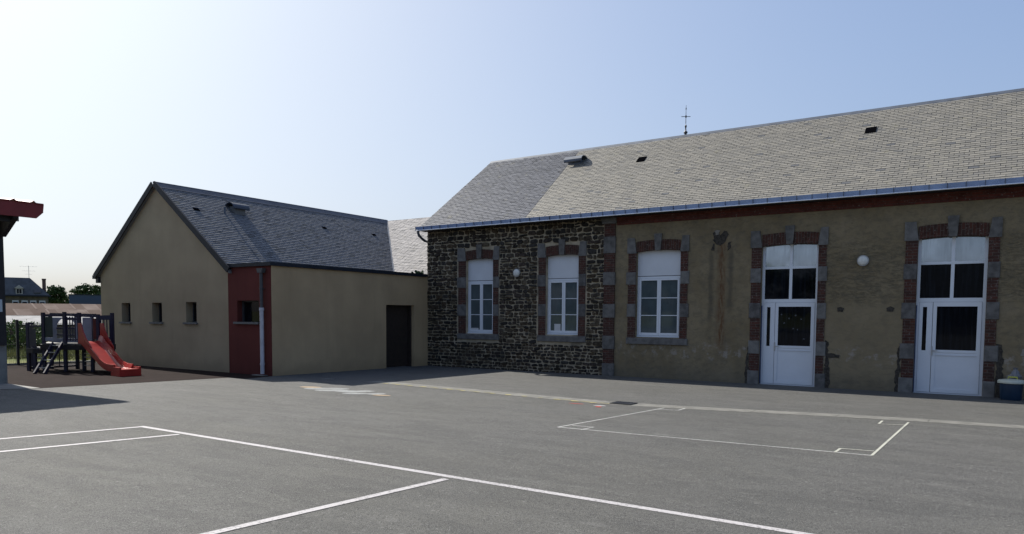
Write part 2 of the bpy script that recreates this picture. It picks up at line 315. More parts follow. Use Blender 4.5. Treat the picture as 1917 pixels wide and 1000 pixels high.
# small painted rectangle
strip_line('rectangle_line', [(11.19, -6.6), (10.82, -9.9), (14.97, -9.58)], .032, M['thin'])
strip_line('rectangle_line', [(14.97, -9.58), (15.09, -5.93)], .032, M['cream'], .004)
strip_line('rectangle_line', [(10.91, -9.62), (11.25, -9.57), (11.22, -9.92)], .028, M['thin'], .0045)
strip_line('rectangle_line', [(11.20, -6.9), (11.53, -6.78), (11.53, -6.43)], .028, M['thin'], .0045)
strip_line('rectangle_line', [(14.72, -5.98), (14.71, -6.45), (15.07, -6.32)], .032, M['cream'], .0045)
strip_line('rectangle_line', [(14.57, -9.61), (14.58, -9.29), (14.96, -9.24)], .032, M['cream'], .0045)
rnd = random.Random(3)
ym = MB(); x = 3.9
while x < 10.2:
    y = ip(near_, x) + .06 + rnd.uniform(-.02, .02); r = .04 + rnd.random() * .035
    pts = [(x + math.cos(t) * r * rnd.uniform(.6, 1.3) * 1.4, y + math.sin(t) * r * rnd.uniform(.6, 1.2)) for t in [k * math.pi / 4 for k in range(8)]]
    ym.face([(a, b, gz(b) + .009) for a, b in pts])
    if rnd.random() < .6: ym.face([(a, b, gz(b) + .009) for a, b in ((x + .1, y + .1), (x + .35, y + .03), (x + .34, y + .0), (x + .1, y + .06))])
    x += .42
kind(ym.build('yellow_track_marks', M['yline']))
def blobs(name, lst, mt, dz):
    mb = MB()
    for k, (x, y, a, b, rot) in enumerate(lst):
        pts = []
        for i in range(20):
            t = i * math.pi / 10; u = a * math.cos(t) * rnd.uniform(.93, 1.07); v = b * math.sin(t) * rnd.uniform(.93, 1.07)
            pts.append((x + u * math.cos(rot) - v * math.sin(rot), y + u * math.sin(rot) + v * math.cos(rot)))
        mb.face([(p, q, gz(q) + dz + .0004 * k) for p, q in pts])
    return kind(mb.build(name, mt))
blobs('painted_caterpillar_body', [(3.62, -8.1, .36, .2, .5), (3.95, -7.85, .3, .18, .2), (4.15, -8.2, .36, .2, .6), (4.6, -8.12, .33, .2, .3), (4.85, -7.9, .22, .2, .5), (5.05, -8.35, .3, .16, .5), (5.42, -8.15, .22, .17, .5)], M['pale'], .003)
blobs('painted_caterpillar_ends', [(3.25, -8.0, .27, .15, .3), (5.72, -8.28, .22, .1, .2)], M['orange'], .0062)
blobs('white_paint_dab', [(1.75, -6.15, .19, .05, .5)], M['pale'], .003)
blobs('white_paint_patch', [(10.1, -7.05, .13, .05, .3)], M['line'], .004)
blobs('red_paint_dot', [(10.16, -7.22, .06, .05, .3), (9.6, -7.03, .16, .025, .1)], M['redp'], .005)
# drain grate
dr = thing('drain_grate', 'dark iron drain grate set in the concrete channel of the yard', 'drain', (10.33, -6.38, gz(-6.38)))
mb = MB(); x0, x1, y0, y1 = 10.1, 10.52, -6.62, -6.26; z = gz(-6.4)
mb.box(x0, x1, y0, y0 + .03, z + .004, z + .022); mb.box(x0, x1, y1 - .03, y1, z + .004, z + .022); mb.box(x0, x0 + .03, y0 + .03, y1 - .03, z + .004, z + .022); mb.box(x1 - .03, x1, y0 + .03, y1 - .03, z + .004, z + .022)
mb.build('frame', M['black'], dr); mb = MB()
for k in range(6): mb.box(x0 + .05 + k * .06, x0 + .075 + k * .06, y0 + .03, y1 - .03, z + .006, z + .02)
mb.build('bars', M['iron'], dr); mb = MB(); mb.box(x0 + .03, x1 - .03, y0 + .03, y1 - .03, z - .002, z + .0055); mb.build('pit', M['black'], dr)

# ------------------------------------------------------------------ wall builder
def wall_grid(mb, U0, U1, V0, V1, ops, fr, t, edges=True):
    """wall in (u,v) with rectangular openings; fr(u,d,v)->xyz, d = depth behind the face"""
    us = sorted({U0, U1, *[o[0] for o in ops], *[o[1] for o in ops]}); vs = sorted({V0, V1, *[o[2] for o in ops], *[o[3] for o in ops]})
    for a, b in zip(us, us[1:]):
        for c, d in zip(vs, vs[1:]):
            if any(o[0] <= a and b <= o[1] and o[2] <= c and d <= o[3] for o in ops): continue
            mb.face([fr(a, 0, c), fr(b, 0, c), fr(b, 0, d), fr(a, 0, d)]); mb.face([fr(a, t, d), fr(b, t, d), fr(b, t, c), fr(a, t, c)])
    for a, b, c, d in ops:
        mb.face([fr(a, 0, c), fr(a, 0, d), fr(a, t, d), fr(a, t, c)]); mb.face([fr(b, 0, d), fr(b, 0, c), fr(b, t, c), fr(b, t, d)])
        mb.face([fr(a, 0, d), fr(b, 0, d), fr(b, t, d), fr(a, t, d)])
        if c > V0: mb.face([fr(b, 0, c), fr(a, 0, c), fr(a, t, c), fr(b, t, c)])
    if edges:
        mb.face([fr(U0, 0, V1), fr(U1, 0, V1), fr(U1, t, V1), fr(U0, t, V1)]); mb.face([fr(U0, 0, V0), fr(U0, 0, V1), fr(U0, t, V1), fr(U0, t, V0)]); mb.face([fr(U1, 0, V1), fr(U1, 0, V0), fr(U1, t, V0), fr(U1, t, V1)])
FR = lambda u, d, v: (u, d, v)

# ------------------------------------------------------------------ slate roofs
def slates(mb, O, e, s, width, length, lim=None, exp_=.102, sw=.2, seed=1, dark=.06, jit=1., th=.016):
    """O lower left corner, e along the eave, s up the slope"""
    R = random.Random(seed); O = Vector(O); e = Vector(e).normalized(); s = Vector(s).normalized(); n = e.cross(s).normalized()
    if n.z < 0: n = -n
    rows = int(length / exp_) + 1
    for r in range(rows):
        v0 = r * exp_; v1 = min(v0 + exp_ * 1.9, length)
        if v0 > length - .02: break
        a, b = (0, width) if lim is None else lim(v0)
        u = a - (sw * .5 if r % 2 else 0) - R.random() * .01
        while u < b:
            ua = max(u, a); ub = min(u + sw * R.uniform(.97, 1.03), b); u += sw
            if ub - ua < .015: continue
            g = .0045; h0 = th + R.uniform(-.003, .005) * jit; h1 = .004; dv = R.uniform(-.006, .006) * jit; tl = R.uniform(-.003, .003) * jit
            d = 1. if R.random() < dark else (R.uniform(.1, .4) if R.random() < .12 else 0.)
            c = (R.random(), d, 0)
            P = lambda uu, vv, hh: O + e * uu + s * vv + n * hh
            q = [P(ua + g, v0 + dv, h0 + tl), P(ub - g, v0 + dv, h0 - tl), P(ub - g, v1, h1), P(ua + g, v1, h1)]
            mb.face(q, c)
            mb.face([P(ua + g, v0 + dv, h0 + tl - th * .6), P(ub - g, v0 + dv, h0 - tl - th * .6), q[1], q[0]], (c[0], max(.6, c[1]), 0))  # edge faces tinted darker: shadow lines of the rows put into the colour
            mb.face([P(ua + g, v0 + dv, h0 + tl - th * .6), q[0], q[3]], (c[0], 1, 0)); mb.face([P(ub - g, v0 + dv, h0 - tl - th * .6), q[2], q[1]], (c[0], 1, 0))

# ================================================================== OLD SCHOOL BUILDING
school = thing('school_building', 'long old school building with stone and cement walls, brick window surrounds and pale slate roof', 'building', (0, 0, 0))
XE = 23.0; RY, RZ = 3.25, 7.46; EY, EZ = -.35, 4.66
W1 = (1.66, 2.76, 1.15, 3.62); W2 = (4.74, 5.88, 1.17, 3.62); W3 = (7.73, 9.04, 1.16, 3.66); D1 = (11.21, 12.58, -.02, 3.68); D2 = (14.73, 16.09, -.02, 3.68)
D3 = (18.2, 19.6, -.02, 3.68)
mb = MB(); wall_grid(mb, 0, 6.72, -.2, 4.66, [W1, W2], FR, .4, True); stone_wall = mb.build('stone_wall', M['mortar'], school)
mb = MB(); wall_grid(mb, 6.72, XE, -.2, 4.66, [W3, D1, D2, D3], FR, .4, False); mb.build('rendered_wall', M['oldrender'], school)
# rubble stones, each with its own irregular outline
def rubble(mb, x0, x1, z0, z1, holes, frame, seed=5, big=1.):
    R = random.Random(seed); z = z0
    while z < z1:
        h = R.choice((.07, .085, .1, .11, .12, .15)) * R.uniform(.9, 1.1) * big; h = min(h, z1 - z)
        if h < .05: break
        zc = z + h / 2; segs = [(x0, x1)]
        for a, b, c, d in holes:
            if c - h * .3 < zc < d + h * .3:
                ns = []
                for p, q in segs:
                    if b <= p or a >= q: ns.append((p, q)); continue
                    if a > p: ns.append((p, a))
                    if b < q: ns.append((b, q))
                segs = ns
        for p, q in segs:
            x = p + R.uniform(0, .02)
            while x < q - .05:
                w = R.uniform(.09, .31) * (1.1 if h > .12 else .9); w = min(w, q - x)
                if q - (x + w) < .08: w = q - x
                sub = [(z, h)] if R.random() > .16 or h < .12 else [(z, h * .5), (z + h * .5, h * .5)]
                for zz, hh in sub: stone(mb, x, x + w, zz, zz + hh, R, frame)
                x += w
        z += h
def stone(mb, xa, xb, za, zb, R, frame):
    g = R.uniform(.006, .017); n = 11; cx = (xa + xb) / 2; cz = (za + zb) / 2; hx = (xb - xa) / 2 - g; hz = (zb - za) / 2 - g * .85
    if hx < .015 or hz < .012: return
    cz += R.uniform(-.012, .012); cx += R.uniform(-.01, .01); sk = R.uniform(-.16, .16); outer = []; inner = []
    dep = R.uniform(.016, .045)
    p = R.uniform(.3, .75)
    for i in range(n):
        t = 2 * math.pi * (i + R.uniform(-.25, .25)) / n; c, s_ = math.cos(t), math.sin(t)
        u = math.copysign(abs(c) ** p, c); v = math.copysign(abs(s_) ** p, s_); k = R.uniform(.84, 1.1)
        px = cx + u * hx * k; pz = cz + v * hz * k + sk * u * hx
        outer.append((px, pz)); inner.append((cx + (px - cx) * .86, cz + (pz - cz) * .8))
    b = R.choice(((.045, .035, .025), (.055, .047, .038), (.038, .036, .034), (.07, .052, .034), (.05, .04, .034), (.085, .07, .05), (.03, .027, .025))); k = R.uniform(.55, 1.15); c = (b[0] * k, b[1] * k * .95, b[2] * k * .9)
    vs = [frame(x, .006, z) for x, z in outer] + [frame(x, -dep * .75, z) for x, z in outer] + [frame(x, -dep + R.uniform(-.006, .006), z) for x, z in inner]
    fs = []
    for i in range(n):
        j = (i + 1) % n; fs += [(i, j, n + j, n + i), (n + i, n + j, 2 * n + j, 2 * n + i)]
    fs.append(tuple(range(2 * n, 3 * n)))
    mb.add(vs, fs, c)
mb = MB()
rubble(mb, .0, 6.72, -.05, 4.62, [(1.30, 3.0, .95, 4.0), (4.43, 6.14, .97, 4.0)], FR)
mb.build('rubble_stones', M['rubble'], stone_wall)
mb = MB()   # quoins turning the corner on the gable side
rubble(mb, -4.0, 0, 2.4, 4.5, [], lambda u, d, v: (d * 1., -u, v), 9); mb.build('gable_stones', M['rubble'], stone_wall)
# gable end wall (left) and back
mb = MB(); mb.face([(0, 0.4, -.2), (0, .4, 4.66), (0.02, .4, 4.98), (.40, RY, RZ - .06), (.02, 2 * RY, 4.98), (0, 6.5, 4.66), (0, 6.5, -.2)])
mb.face([(0, 6.5, -.2), (0, 6.5, 4.66), (XE, 6.5, 4.66), (XE, 6.5, -.2)]); mb.face([(XE, 0, -.2), (XE, 0, 4.66), (XE, RY, RZ - .05), (XE, 6.5, 4.66), (XE, 6.5, -.2)])
mb.build('gable_wall', M['oldrender'], school)
# roof
sdir = Vector((0, RY - EY, RZ - EZ)); slen = sdir.length
roof = MB(); k = .02
roof.prism([(-.1, EY, EZ), (XE, EY, EZ), (XE, RY, RZ), (.38, RY, RZ)], (0, .05, -.07)); roof.prism([(.38, RY, RZ), (XE, RY, RZ), (XE, 2 * RY - EY, EZ), (-.1, 2 * RY - EY, EZ)], (0, -.05, -.07))
main_roof = roof.build('roof', M['slateb'], school)
def lim_l(v): return (.0 + .47 * v / slen, 4.05 + .2)
def lim_r(v): return (4.25, XE + .1)
mb = MB(); slates(mb, (-.1, EY - .02, EZ + .012), (1, 0, 0), sdir, 0, slen, lim_l, exp_=.1, seed=11, dark=.02, jit=.7, th=.022); mb.build('blue_grey_slates', M['slateb'], main_roof)
mb = MB(); slates(mb, (-.1, EY - .02, EZ + .012), (1, 0, 0), sdir, 0, slen, lim_r, exp_=.1, seed=12, dark=.014, jit=.6, th=.02); mb.build('pale_slates', M['slate'], main_roof)
mb = MB(); mb.prism([(.36, RY - .13, RZ - .07), (.36, RY, RZ + .075), (.36, RY + .13, RZ - .07)], (XE - .3, 0, 0)); mb.build('ridge_cap', M['zincd'], main_roof)
# hatches flush in the slates
def on_roof(x, v): return Vector((x, EY, EZ)) + sdir.normalized() * v
nr = Vector((0, -sdir.z, sdir.y)).normalized(); su = sdir.normalized()
for (xc, v) in ((6.9, (2.2 - EY) / sdir.y * slen), (13.38, (2.25 - EY) / sdir.y * slen), (20.3, 3.2)):
    mb = MB(); w, h = .13, .15; p = on_roof(xc, v)
    a = [p + Vector((sx * w, 0, 0)) + su * (sy * h) + nr * .058 for sx, sy in ((-1, -1), (1, -1), (1, 1), (-1, 1))]; mb.prism(a, -nr * .05); mb.build('roof_vent', M['void'], main_roof)
# curved chimney cowl
mb = MB(); pc = on_roof(4.38, (2.42 - EY) / sdir.y * slen); yc, zc = pc.y, pc.z
mb.box(4.17, 4.63, yc - .05, yc + .25, zc - .1, zc + .17); cw = mb.build('chimney_base', M['zincd'], school)
mb = MB(); arc = []
for i in range(9):
    t = math.radians(-10 + i * 22); arc.append((yc + .06 - .26 * math.cos(t), zc + .13 + .17 * math.sin(t)))
arc_o = [(y, z) for y, z in arc]; arc_i = [(y + (yc + .06 - y) * .12, z - .02) for y, z in arc]
mb.prism([(4.08, y, z) for y, z in arc_o + arc_i[::-1]], (.66, 0, 0)); mb.build('curved_cowl', M['zincd'], cw)
# gutter
mb = MB(); x = -.12
gy0 = EY - .02
while x < XE:
    mb.prism([(x + .006, gy0 - .02, EZ - .055), (x + .006, gy0 - .10, EZ - .04), (x + .006, gy0 - .12, EZ + .065), (x + .006, gy0 - .02, EZ + .05)], (.338, 0, 0)); x += .35
gut = mb.build('gutter', M['zinc'], school)
mb = MB(); x = -.12
while x < XE:
    mb.bar((x, gy0 - .115, EZ - .05), (x, gy0 - .132, EZ + .07), .016, .012, (1, 0, 0)); x += .35
mb.build('gutter_clips', M['zincd'], gut)
mb = MB(); mb.tube([(-.12, gy0 - .11, EZ - .06), (XE, gy0 - .11, EZ - .06)], .016, 8); mb.build('gutter_bead', M['bead'], gut)
mb = MB(); mb.tube([(-.05, gy0 - .06, EZ - .02), (-.05, gy0 - .06, EZ - .14), (-.06, gy0 + .0, EZ - .22), (-.07, gy0 + .15, EZ - .3), (-.07, gy0 + .28, EZ - .36), (-.07, .2, EZ - .42), (-.07, .2, 3.2)], .045, 10); mb.build('downpipe', M['zincd'], gut)
mb = MB(); mb.box(-.05, XE, gy0 + .03, -.05, EZ - .07, EZ - .03); mb.build('soffit', M['darkwood'], school)
# brick frieze with stepped courses
mb = MB(); mb.box(7.12, XE, -.03, -.0, 4.375, 4.515); mb.box(7.12, XE, -.055, 0, 4.515, 4.59); mb.box(7.12, XE, -.08, 0, 4.59, 4.66); mb.build('brick_frieze', M['frieze'], school)
# pilaster between the stone and the rendered part
R_ = random.Random(4); mb = MB(); mb.box(6.73, 7.07, -.042, 0, -.02, 4.43); pil = mb.build('pilaster', M['brick'], school)
for a, b in [(-.02, .37), (.78, 1.18), (1.70, 2.10), (2.65, 3.03), (3.57, 4.06)]:
    g = R_.uniform(-.015, .02); mb = MB(); mb.bev(6.71, 7.09, -.058, 0, a + .004, b - .004, .008, c=(g, g, g)); mb.build('quoin_stone', M['quoin'], pil)
mb = MB()
for i, (a, b) in enumerate(((4.43, 4.51), (4.51, 4.58), (4.58, 4.66))): mb.bev(6.66 - i * .015, 7.115, -.075 - i * .02, 0, a, b, .012)
mb.build('moulded_capital', M['quoin'], pil)

# ---- openings
def surround(par, o, jl, jr, door, seed):
    """grey quoins and brick between them; jl/jr outer jamb x; every dressed stone is a piece of its own"""
    x0, x1, z0, z1 = o; R = random.Random(seed)
    lev = [(.0, .36), (.36, .78), (.78, 1.15), (1.15, 1.72), (1.72, 2.11), (2.11, 2.64), (2.64, 3.01), (3.01, 3.54)]
    if not door: lev = lev[3:]
    for s_ in (0, 1):
        for i, (a, b) in enumerate(lev):
            isst = (i % 2 == 0) if door else (i % 2 == 1); oo = jl if s_ == 0 else jr; ii = x0 if s_ == 0 else x1
            dj = R.uniform(-.02, .03); mb = MB()
            if isst:
                g = R.uniform(-.03, .03); a2 = a + R.uniform(-.012, .012) if a > 0 else -.05; y = -.03 + R.uniform(-.006, .008)
                mb.bev(min(oo, ii) - (dj if s_ == 0 else -.004), max(oo, ii) + (dj if s_ else -.004), y, .13, a2 + .005, b - .005 + R.uniform(-.008, .008), R.uniform(.008, .016), c=(g, g, g * .9)); mb.build('quoin_stone', M['quoin'], par)
            else: mb.box(min(oo, ii) + (.03 if s_ == 0 else 0.002), max(oo, ii) - (.03 if s_ else 0.002), -.018 + R.uniform(-.003, .003), .13, a - .012, b + .012); mb.build('brick_jamb', M['brick'], par)
    kx = (x0 + x1) / 2 + .0
    for s_ in (0, 1):
        oo, ii = (jl, x0) if s_ == 0 else (jr, x1); sg = 1 if s_ == 0 else -1; g = R.uniform(-.01, .02)
        pts = [(oo, 3.54), (ii + .01 * sg, 3.54), (ii - .05 * sg, 3.97), (oo, 3.975)]; mb = MB(); mb.prism([(p, -.036, z) for p, z in pts], (0, .1, 0), c=(g, g, g)); mb.build('springer_stone', M['quoin'], par)
    mb = MB(); mb.prism([(p, -.05, z) for p, z in ((kx - .08, 3.6), (kx + .08, 3.6), (kx + .115, 4.06), (kx - .115, 4.06))], (0, .16, 0), c=(-.01, -.01, -.01)); mb.build('keystone', M['quoin'], par)
    # segmental arch, split either side of the keystone
    def zb(x): return 3.57 + .04 * (1 - ((x - kx) / (x1 - kx)) ** 2)
    def zt(x): return zb(x) + .27 + .02
    for a, b in ((x0 + .0, kx - .085), (kx + .085, x1 - .0)):
        n = 8; top = [(a + (b - a) * i / n, zt(a + (b - a) * i / n)) for i in range(n + 1)]; bot = [(a + (b - a) * i / n, zb(a + (b - a) * i / n)) for i in range(n + 1)]
        mb = MB()
        for i in range(n): mb.face([(bot[i][0], -.02, bot[i][1]), (bot[i + 1][0], -.02, bot[i + 1][1]), (top[i + 1][0], -.02, top[i + 1][1]), (top[i][0], -.02, top[i][1])])
        for L_, fl in ((top, 1), (bot, 0)):
            for (p, q), (u, v) in zip(L_, L_[1:]): mb.face([(p, -.02, q), (u, -.02, v), (u, .14, v), (p, .14, q)])
        mb.build('brick_arch', M['brickv'], par)
    if not door:
        mb = MB(); mb.bev(jl, jr, -.05, .16, .955, 1.135, .01); mb.build('sill', M['quoin'], par)
def window(o, jl, jr, seed, lab=None):
    x0, x1, z0, z1 = o; Y = .12; zs = 2.88; f = .055; xm = (x0 + x1) / 2
    mb = MB(); mb.box(x0, x0 + f, Y, Y + .08, z0, zs); mb.box(x1 - f, x1, Y, Y + .08, z0, zs); mb.box(x0 + f, x1 - f, Y, Y + .08, z0, z0 + .05); mb.box(x0 + f, x1 - f, Y, Y + .08, zs - f, zs)
    mb.box(x0 + .01, x1 - .01, Y - .045, Y - .002, z0 - .0, z0 + .035)
    w = mb.build('window', M['white'], school)
    mb = MB(); mb.box(x0, x1, Y + .0, Y + .03, zs + .02, z1); mb.build('blind_panel', M['panel'], w); mb = MB(); mb.box(x0, x1, Y + .01, Y + .05, zs, zs + .02); mb.build('panel_joint', M['seal'], w)
    for a, b in ((x0 + f + .004, xm - .002), (xm + .002, x1 - f - .004)):
        mb = MB(); g = .055; c0, c1 = z0 + .054, zs - f - .004; y = Y - .012
        mb.box(a, a + g, y, y + .06, c0, c1); mb.box(b - g, b, y, y + .06, c0, c1); mb.box(a + g, b - g, y, y + .06, c0, c0 + g + .015); mb.box(a + g, b - g, y, y + .06, c1 - g, c1)
        for i in (1, 2):
            zz = c0 + g + .015 + (c1 - c0 - 2 * g - .015) * i / 3; mb.box(a + g, b - g, y + .012, y + .045, zz - .011, zz + .011)
        s_ = mb.build('sash', M['white'], w)
        mb = MB(); mb.box(a + g * .6, b - g * .6, y + .025, y + .037, c0 + g * .6, c1 - g * .6); mb.build('glass', M['glassw'], w)
    surround(w, o, jl, jr, False, seed); return w
wa = window(W1, 1.32, 3.0, 1); wb = window(W2, 4.45, 6.14, 2); wc = window(W3, 7.46, 9.28, 3)
def sheet_in(par, nm, boxes, mt):
    mb = MB()
    for b in boxes: mb.box(*b)
    mb.build(nm, mt, par)
sheet_in(wa, 'paper_on_sill', [(1.78, 2.08, .128, .131, 1.24, 1.33)], M['paper'])
sheet_in(wb, 'paper_notice', [(4.98, 5.2, .128, .131, 1.28, 1.5)], M['paper'])
def door(o, jl, jr, seed, deco=False):
    x0, x1, z0, z1 = o; Y = .13; L = x1 - x0; zt = 2.125; f = .065; xm = (x0 + x1) / 2 + .02
    X = lambda t: x0 + .03 + t * (L - .05)
    mb = MB(); mb.box(x0, x0 + f, Y, Y + .09, .02, z1); mb.box(x1 - f, x1, Y, Y + .09, .02, z1)
    mb.box(x0 + f, x1 - f, Y, Y + .09, zt, zt + .09); mb.box(x0 + f, x1 - f, Y, Y + .09, 2.985, 3.045); mb.box(x0 + f, x1 - f, Y, Y + .09, z1 - .07, z1)
    mb.box(xm - .035, xm + .035, Y + .002, Y + .088, zt + .09, 2.985); mb.box(xm - .035, xm + .035, Y + .002, Y + .088, 3.045, z1 - .07); mb.box(x0, x1, Y - .01, Y + .1, -.02, .02)
    d = mb.build('door', M['white'], school)
    for a, b in ((x0 + f, xm - .035), (xm + .035, x1 - f)):
        mb = MB(); mb.box(a, b, Y + .035, Y + .05, 3.045, z1 - .07); mb.build('upper_pane', M['glassr'], d)
        mb = MB(); mb.box(a, b, Y + .035, Y + .05, zt + .09, 2.985); mb.build('transom_pane', M['glass'], d)
    # narrow side leaf
    a, b = x0 + f + .004, X(.235); na, nb = X(.085), X(.15); y = Y - .01
    mb = MB(); mb.box(a, na, y, y + .06, .03, zt - .005); mb.box(nb, b, y, y + .06, .03, zt - .005); mb.box(na, nb, y, y + .06, .03, 1.0); mb.box(na, nb, y, y + .06, 2.01, zt - .005); mb.build('side_leaf', M['white'], d)
    mb = MB(); mb.box(na, nb, y + .025, y + .04, 1.0, 2.01); mb.build('side_pane', M['glass'], d)
    # main leaf
    a, b = X(.243), x1 - f - .004; ga, gb = X(.3), X(.9); y = Y - .014
    mb = MB(); mb.box(a, ga, y, y + .06, .03, zt - .005); mb.box(gb, b, y, y + .06, .03, zt - .005); mb.box(ga, gb, y, y + .06, .96, 1.02); mb.box(ga, gb, y, y + .06, 2.02, zt - .005); mb.box(ga, gb, y, y + .06, .03, .12)
    mb.box(ga, gb, y + .012, y + .05, .12, .96)
    mb.bar((ga - .02, y - .006, .9), (gb + .02, y - .006, .9), .012, .012)
    lf = mb.build('door_leaf', M['white'], d)
    mb = MB(); mb.box(ga, gb, y + .025, y + .04, 1.02, 2.02); mb.build('door_pane', M['glass'], d)
    mb = MB(); mb.box(ga - .085, ga - .055, y - .012, y, .88, 1.1); mb.bar((ga - .07, y - .045, 1.0), (ga + .04, y - .045, 1.0), .02, .02); mb.bar((ga - .07, y - .05, 1.0), (ga - .07, y, 1.0), .02, .02); mb.build('door_handle', M['steel'], d)
    mb = MB(); mb.box(x0 + .002, x0 + .022, Y - .06, Y - .001, .02, 2.05); mb.build('door_guard', simple_navy, d)
    if deco:
        mb = MB(); R = random.Random(8)
        for (px, pz) in ((.36, 1.82), (.5, 1.72), (.62, 1.8), (.41, 1.6), (.72, 1.7), (.58, 1.46), (.66, 1.44), (.78, 1.2)):
            cx = X(px); r = .024; mb.face([(cx + math.cos(t) * r * R.uniform(.5, 1.3), y + .022, pz + math.sin(t) * r * R.uniform(.5, 1.2)) for t in [k * math.pi / 3.5 for k in range(7)]])
        mb.build('paper_cutouts', M['cutout'], d)
    surround(d, o, jl, jr, True, seed); return d
simple_navy = simple('dark_navy_guard', (.03, .045, .11), .5, .1)
door(D1, 10.93, 12.80, 5, True); door(D2, 14.45, 16.33, 6); door(D3, 17.98, 19.82, 7)
# broken edges of the render
def ragged(name, pts, mt, par, y=-.008, seed=1, amp=.025, th=.03):
    R = random.Random(seed); out = []
    for (a, b), (c, d) in zip(pts, pts[1:] + pts[:1]):
        n = max(1, int(math.hypot(c - a, d - b) / .06))
        for i in range(n): t = i / n; out.append((a + (c - a) * t + R.uniform(-amp, amp), b + (d - b) * t + R.uniform(-amp, amp)))
    mb = MB(); mb.prism([(p, y, q) for p, q in out], (0, th, 0)); return mb.build(name, mt, par)
ragged('exposed_rubble', [(10.83, -.05), (10.95, -.05), (10.95, 1.08), (10.91, .98), (10.87, .6)], M['exposed'], school, seed=2)
ragged('exposed_rubble', [(12.80, -.05), (12.93, -.05), (12.91, .5), (12.87, .75), (12.87, 1.15), (12.80, 1.2)], M['exposed'], school, seed=3)
ragged('exposed_rubble', [(12.86, .76), (13.12, .76), (13.14, .84), (12.86, .87)], M['exposed'], school, seed=4, y=-.012, amp=.012)
ragged('exposed_rubble', [(14.35, -.05), (14.46, -.05), (14.46, 1.15), (14.41, 1.05), (14.38, .6)], M['exposed'], school, seed=5)
ragged('exposed_rubble', [(16.33, -.05), (16.46, -.05), (16.45, .9), (16.40, 1.15), (16.33, 1.2)], M['exposed'], school, seed=6)
for i, (x, z) in enumerate(((13.12, 1.94), (14.21, 1.95))):
    ragged('render_scar', [(x - .07, z - .05), (x + .06, z - .06), (x + .08, z + .03), (x, z + .08), (x - .07, z + .04)], M['exposed'], school, seed=20 + i, amp=.012)
ragged('rendered_bracket_scar', [(9.93, 3.78), (10.1, 3.66), (10.28, 3.72), (10.36, 3.95), (10.25, 4.02), (10.12, 3.9), (10.04, 4.08), (9.94, 4.02)], M['exposed'], school, seed=8, amp=.035)
ragged('rendered_bracket_scar', [(9.9, 3.55), (9.98, 3.5), (9.99, 3.7), (9.93, 3.72)], M['exposed'], school, seed=31, amp=.02)
ragged('rendered_bracket_scar', [(10.33, 3.5), (10.42, 3.56), (10.4, 3.74), (10.32, 3.7)], M['exposed'], school, seed=32, amp=.02)
ragged('render_patch', [(10.0, 3.93), (10.1, 3.93), (10.1, 4.06), (9.98, 4.05)], M['patch'], school, y=-.014, seed=9, amp=.02)
ragged('render_patch', [(16.75, .95), (17.3, 1.0), (17.2, 1.12), (16.8, 1.08)], M['patch'], school, y=-.006, seed=10, amp=.03)
def lamp(x, z, label, grp='round bulkhead lamps on the school facade'):
    t = thing('wall_lamp', label, 'lamp', (x, 0, z), grp); y0 = -.05
    def disc(r, ya, yb, bul=0):
        m_ = MB(); pr = [(r, ya)] + ([(r * math.cos(a), yb - bul * math.sin(a)) for a in (0, .35, .7, 1.05, 1.4)] if bul else [(r, yb)]); vs = []; n = 24; fs = []
        for rr, yy in pr:
            for k in range(n): a = 2 * math.pi * k / n; vs.append((x + rr * math.cos(a), yy, z + rr * math.sin(a)))
        for i in range(len(pr) - 1):
            for k in range(n): fs.append((i * n + k, i * n + (k + 1) % n, (i + 1) * n + (k + 1) % n, (i + 1) * n + k))
        m_.add(vs, fs, sm=bool(bul)); m_.face(vs[-n:]); return m_
    disc(.13, -.0, y0).build('lamp_ring', M['chrome'], t); disc(.108, y0 + .01, y0 - .003, .03).build('diffuser', M['lamp'], t)
lamp(3.68, 3.10, 'round white bulkhead lamp on the rubble stone wall between the two left windows')
lamp(13.59, 3.12, 'round white bulkhead lamp on the cement wall between the two white doors')

# ================================================================== GABLED ANNEX (left)
AZ, AP = 3.093, 5.733; GX0, GX1, GY = -8.826, -1.884, -6.5; GXM = (GX0 + GX1) / 2
annex = thing('gabled_annex', 'modern beige gabled annex with dark slate roof and three tiny square windows', 'building', (GXM, GY, 0))
gw = [(-7.55, -7.02, 1.46, 2.08), (-5.76, -5.22, 1.47, 2.08), (-3.95, -3.41, 1.48, 2.09)]
mb = MB(); wall_grid(mb, GX0, GX1, -.1, AZ, gw, lambda u, d, v: (u, GY + d, v), .35)
mb.prism([(GX0, GY, AZ), (GX1, GY, AZ), (GXM, GY, AP - .05)], (0, .35, 0)); 
mb.face([(GX0, GY + .35, -.1), (GX0, GY + .35, AZ), (GX0, 7.5, AZ), (GX0, 7.5, -.1)]); mb.face([(GX1, GY + .35, -.1), (GX1, 0, -.1), (GX1, 0, AZ), (GX1, GY + .35, AZ)])
mb.face([(GX0, 7.5, -.1), (GX0, 7.5, AZ), (0, 7.5, AZ), (0, 7.5, -.1)])
mb.build('wall', M['plaster'], annex)
for a, b, c, d in gw:
    mb = MB(); mb.box(a, b, GY + .22, GY + .26, c, c + .04); mb.box(a, b, GY + .22, GY + .26, d - .04, d); mb.box(a, a + .04, GY + .22, GY + .26, c + .04, d - .04); mb.box(b - .04, b, GY + .22, GY + .26, c + .04, d - .04)
    w = mb.build('window', M['dkgrey'], annex)
    mb = MB(); mb.box(a + .04, b - .04, GY + .235, GY + .245, c + .04, d - .04); mb.build('pane', M['glass'], w)
    mb = MB(); mb.box(a - .09, b + .06, GY - .06, GY + .2, c - .05, c + .004); mb.build('sill', M['sill'], w)
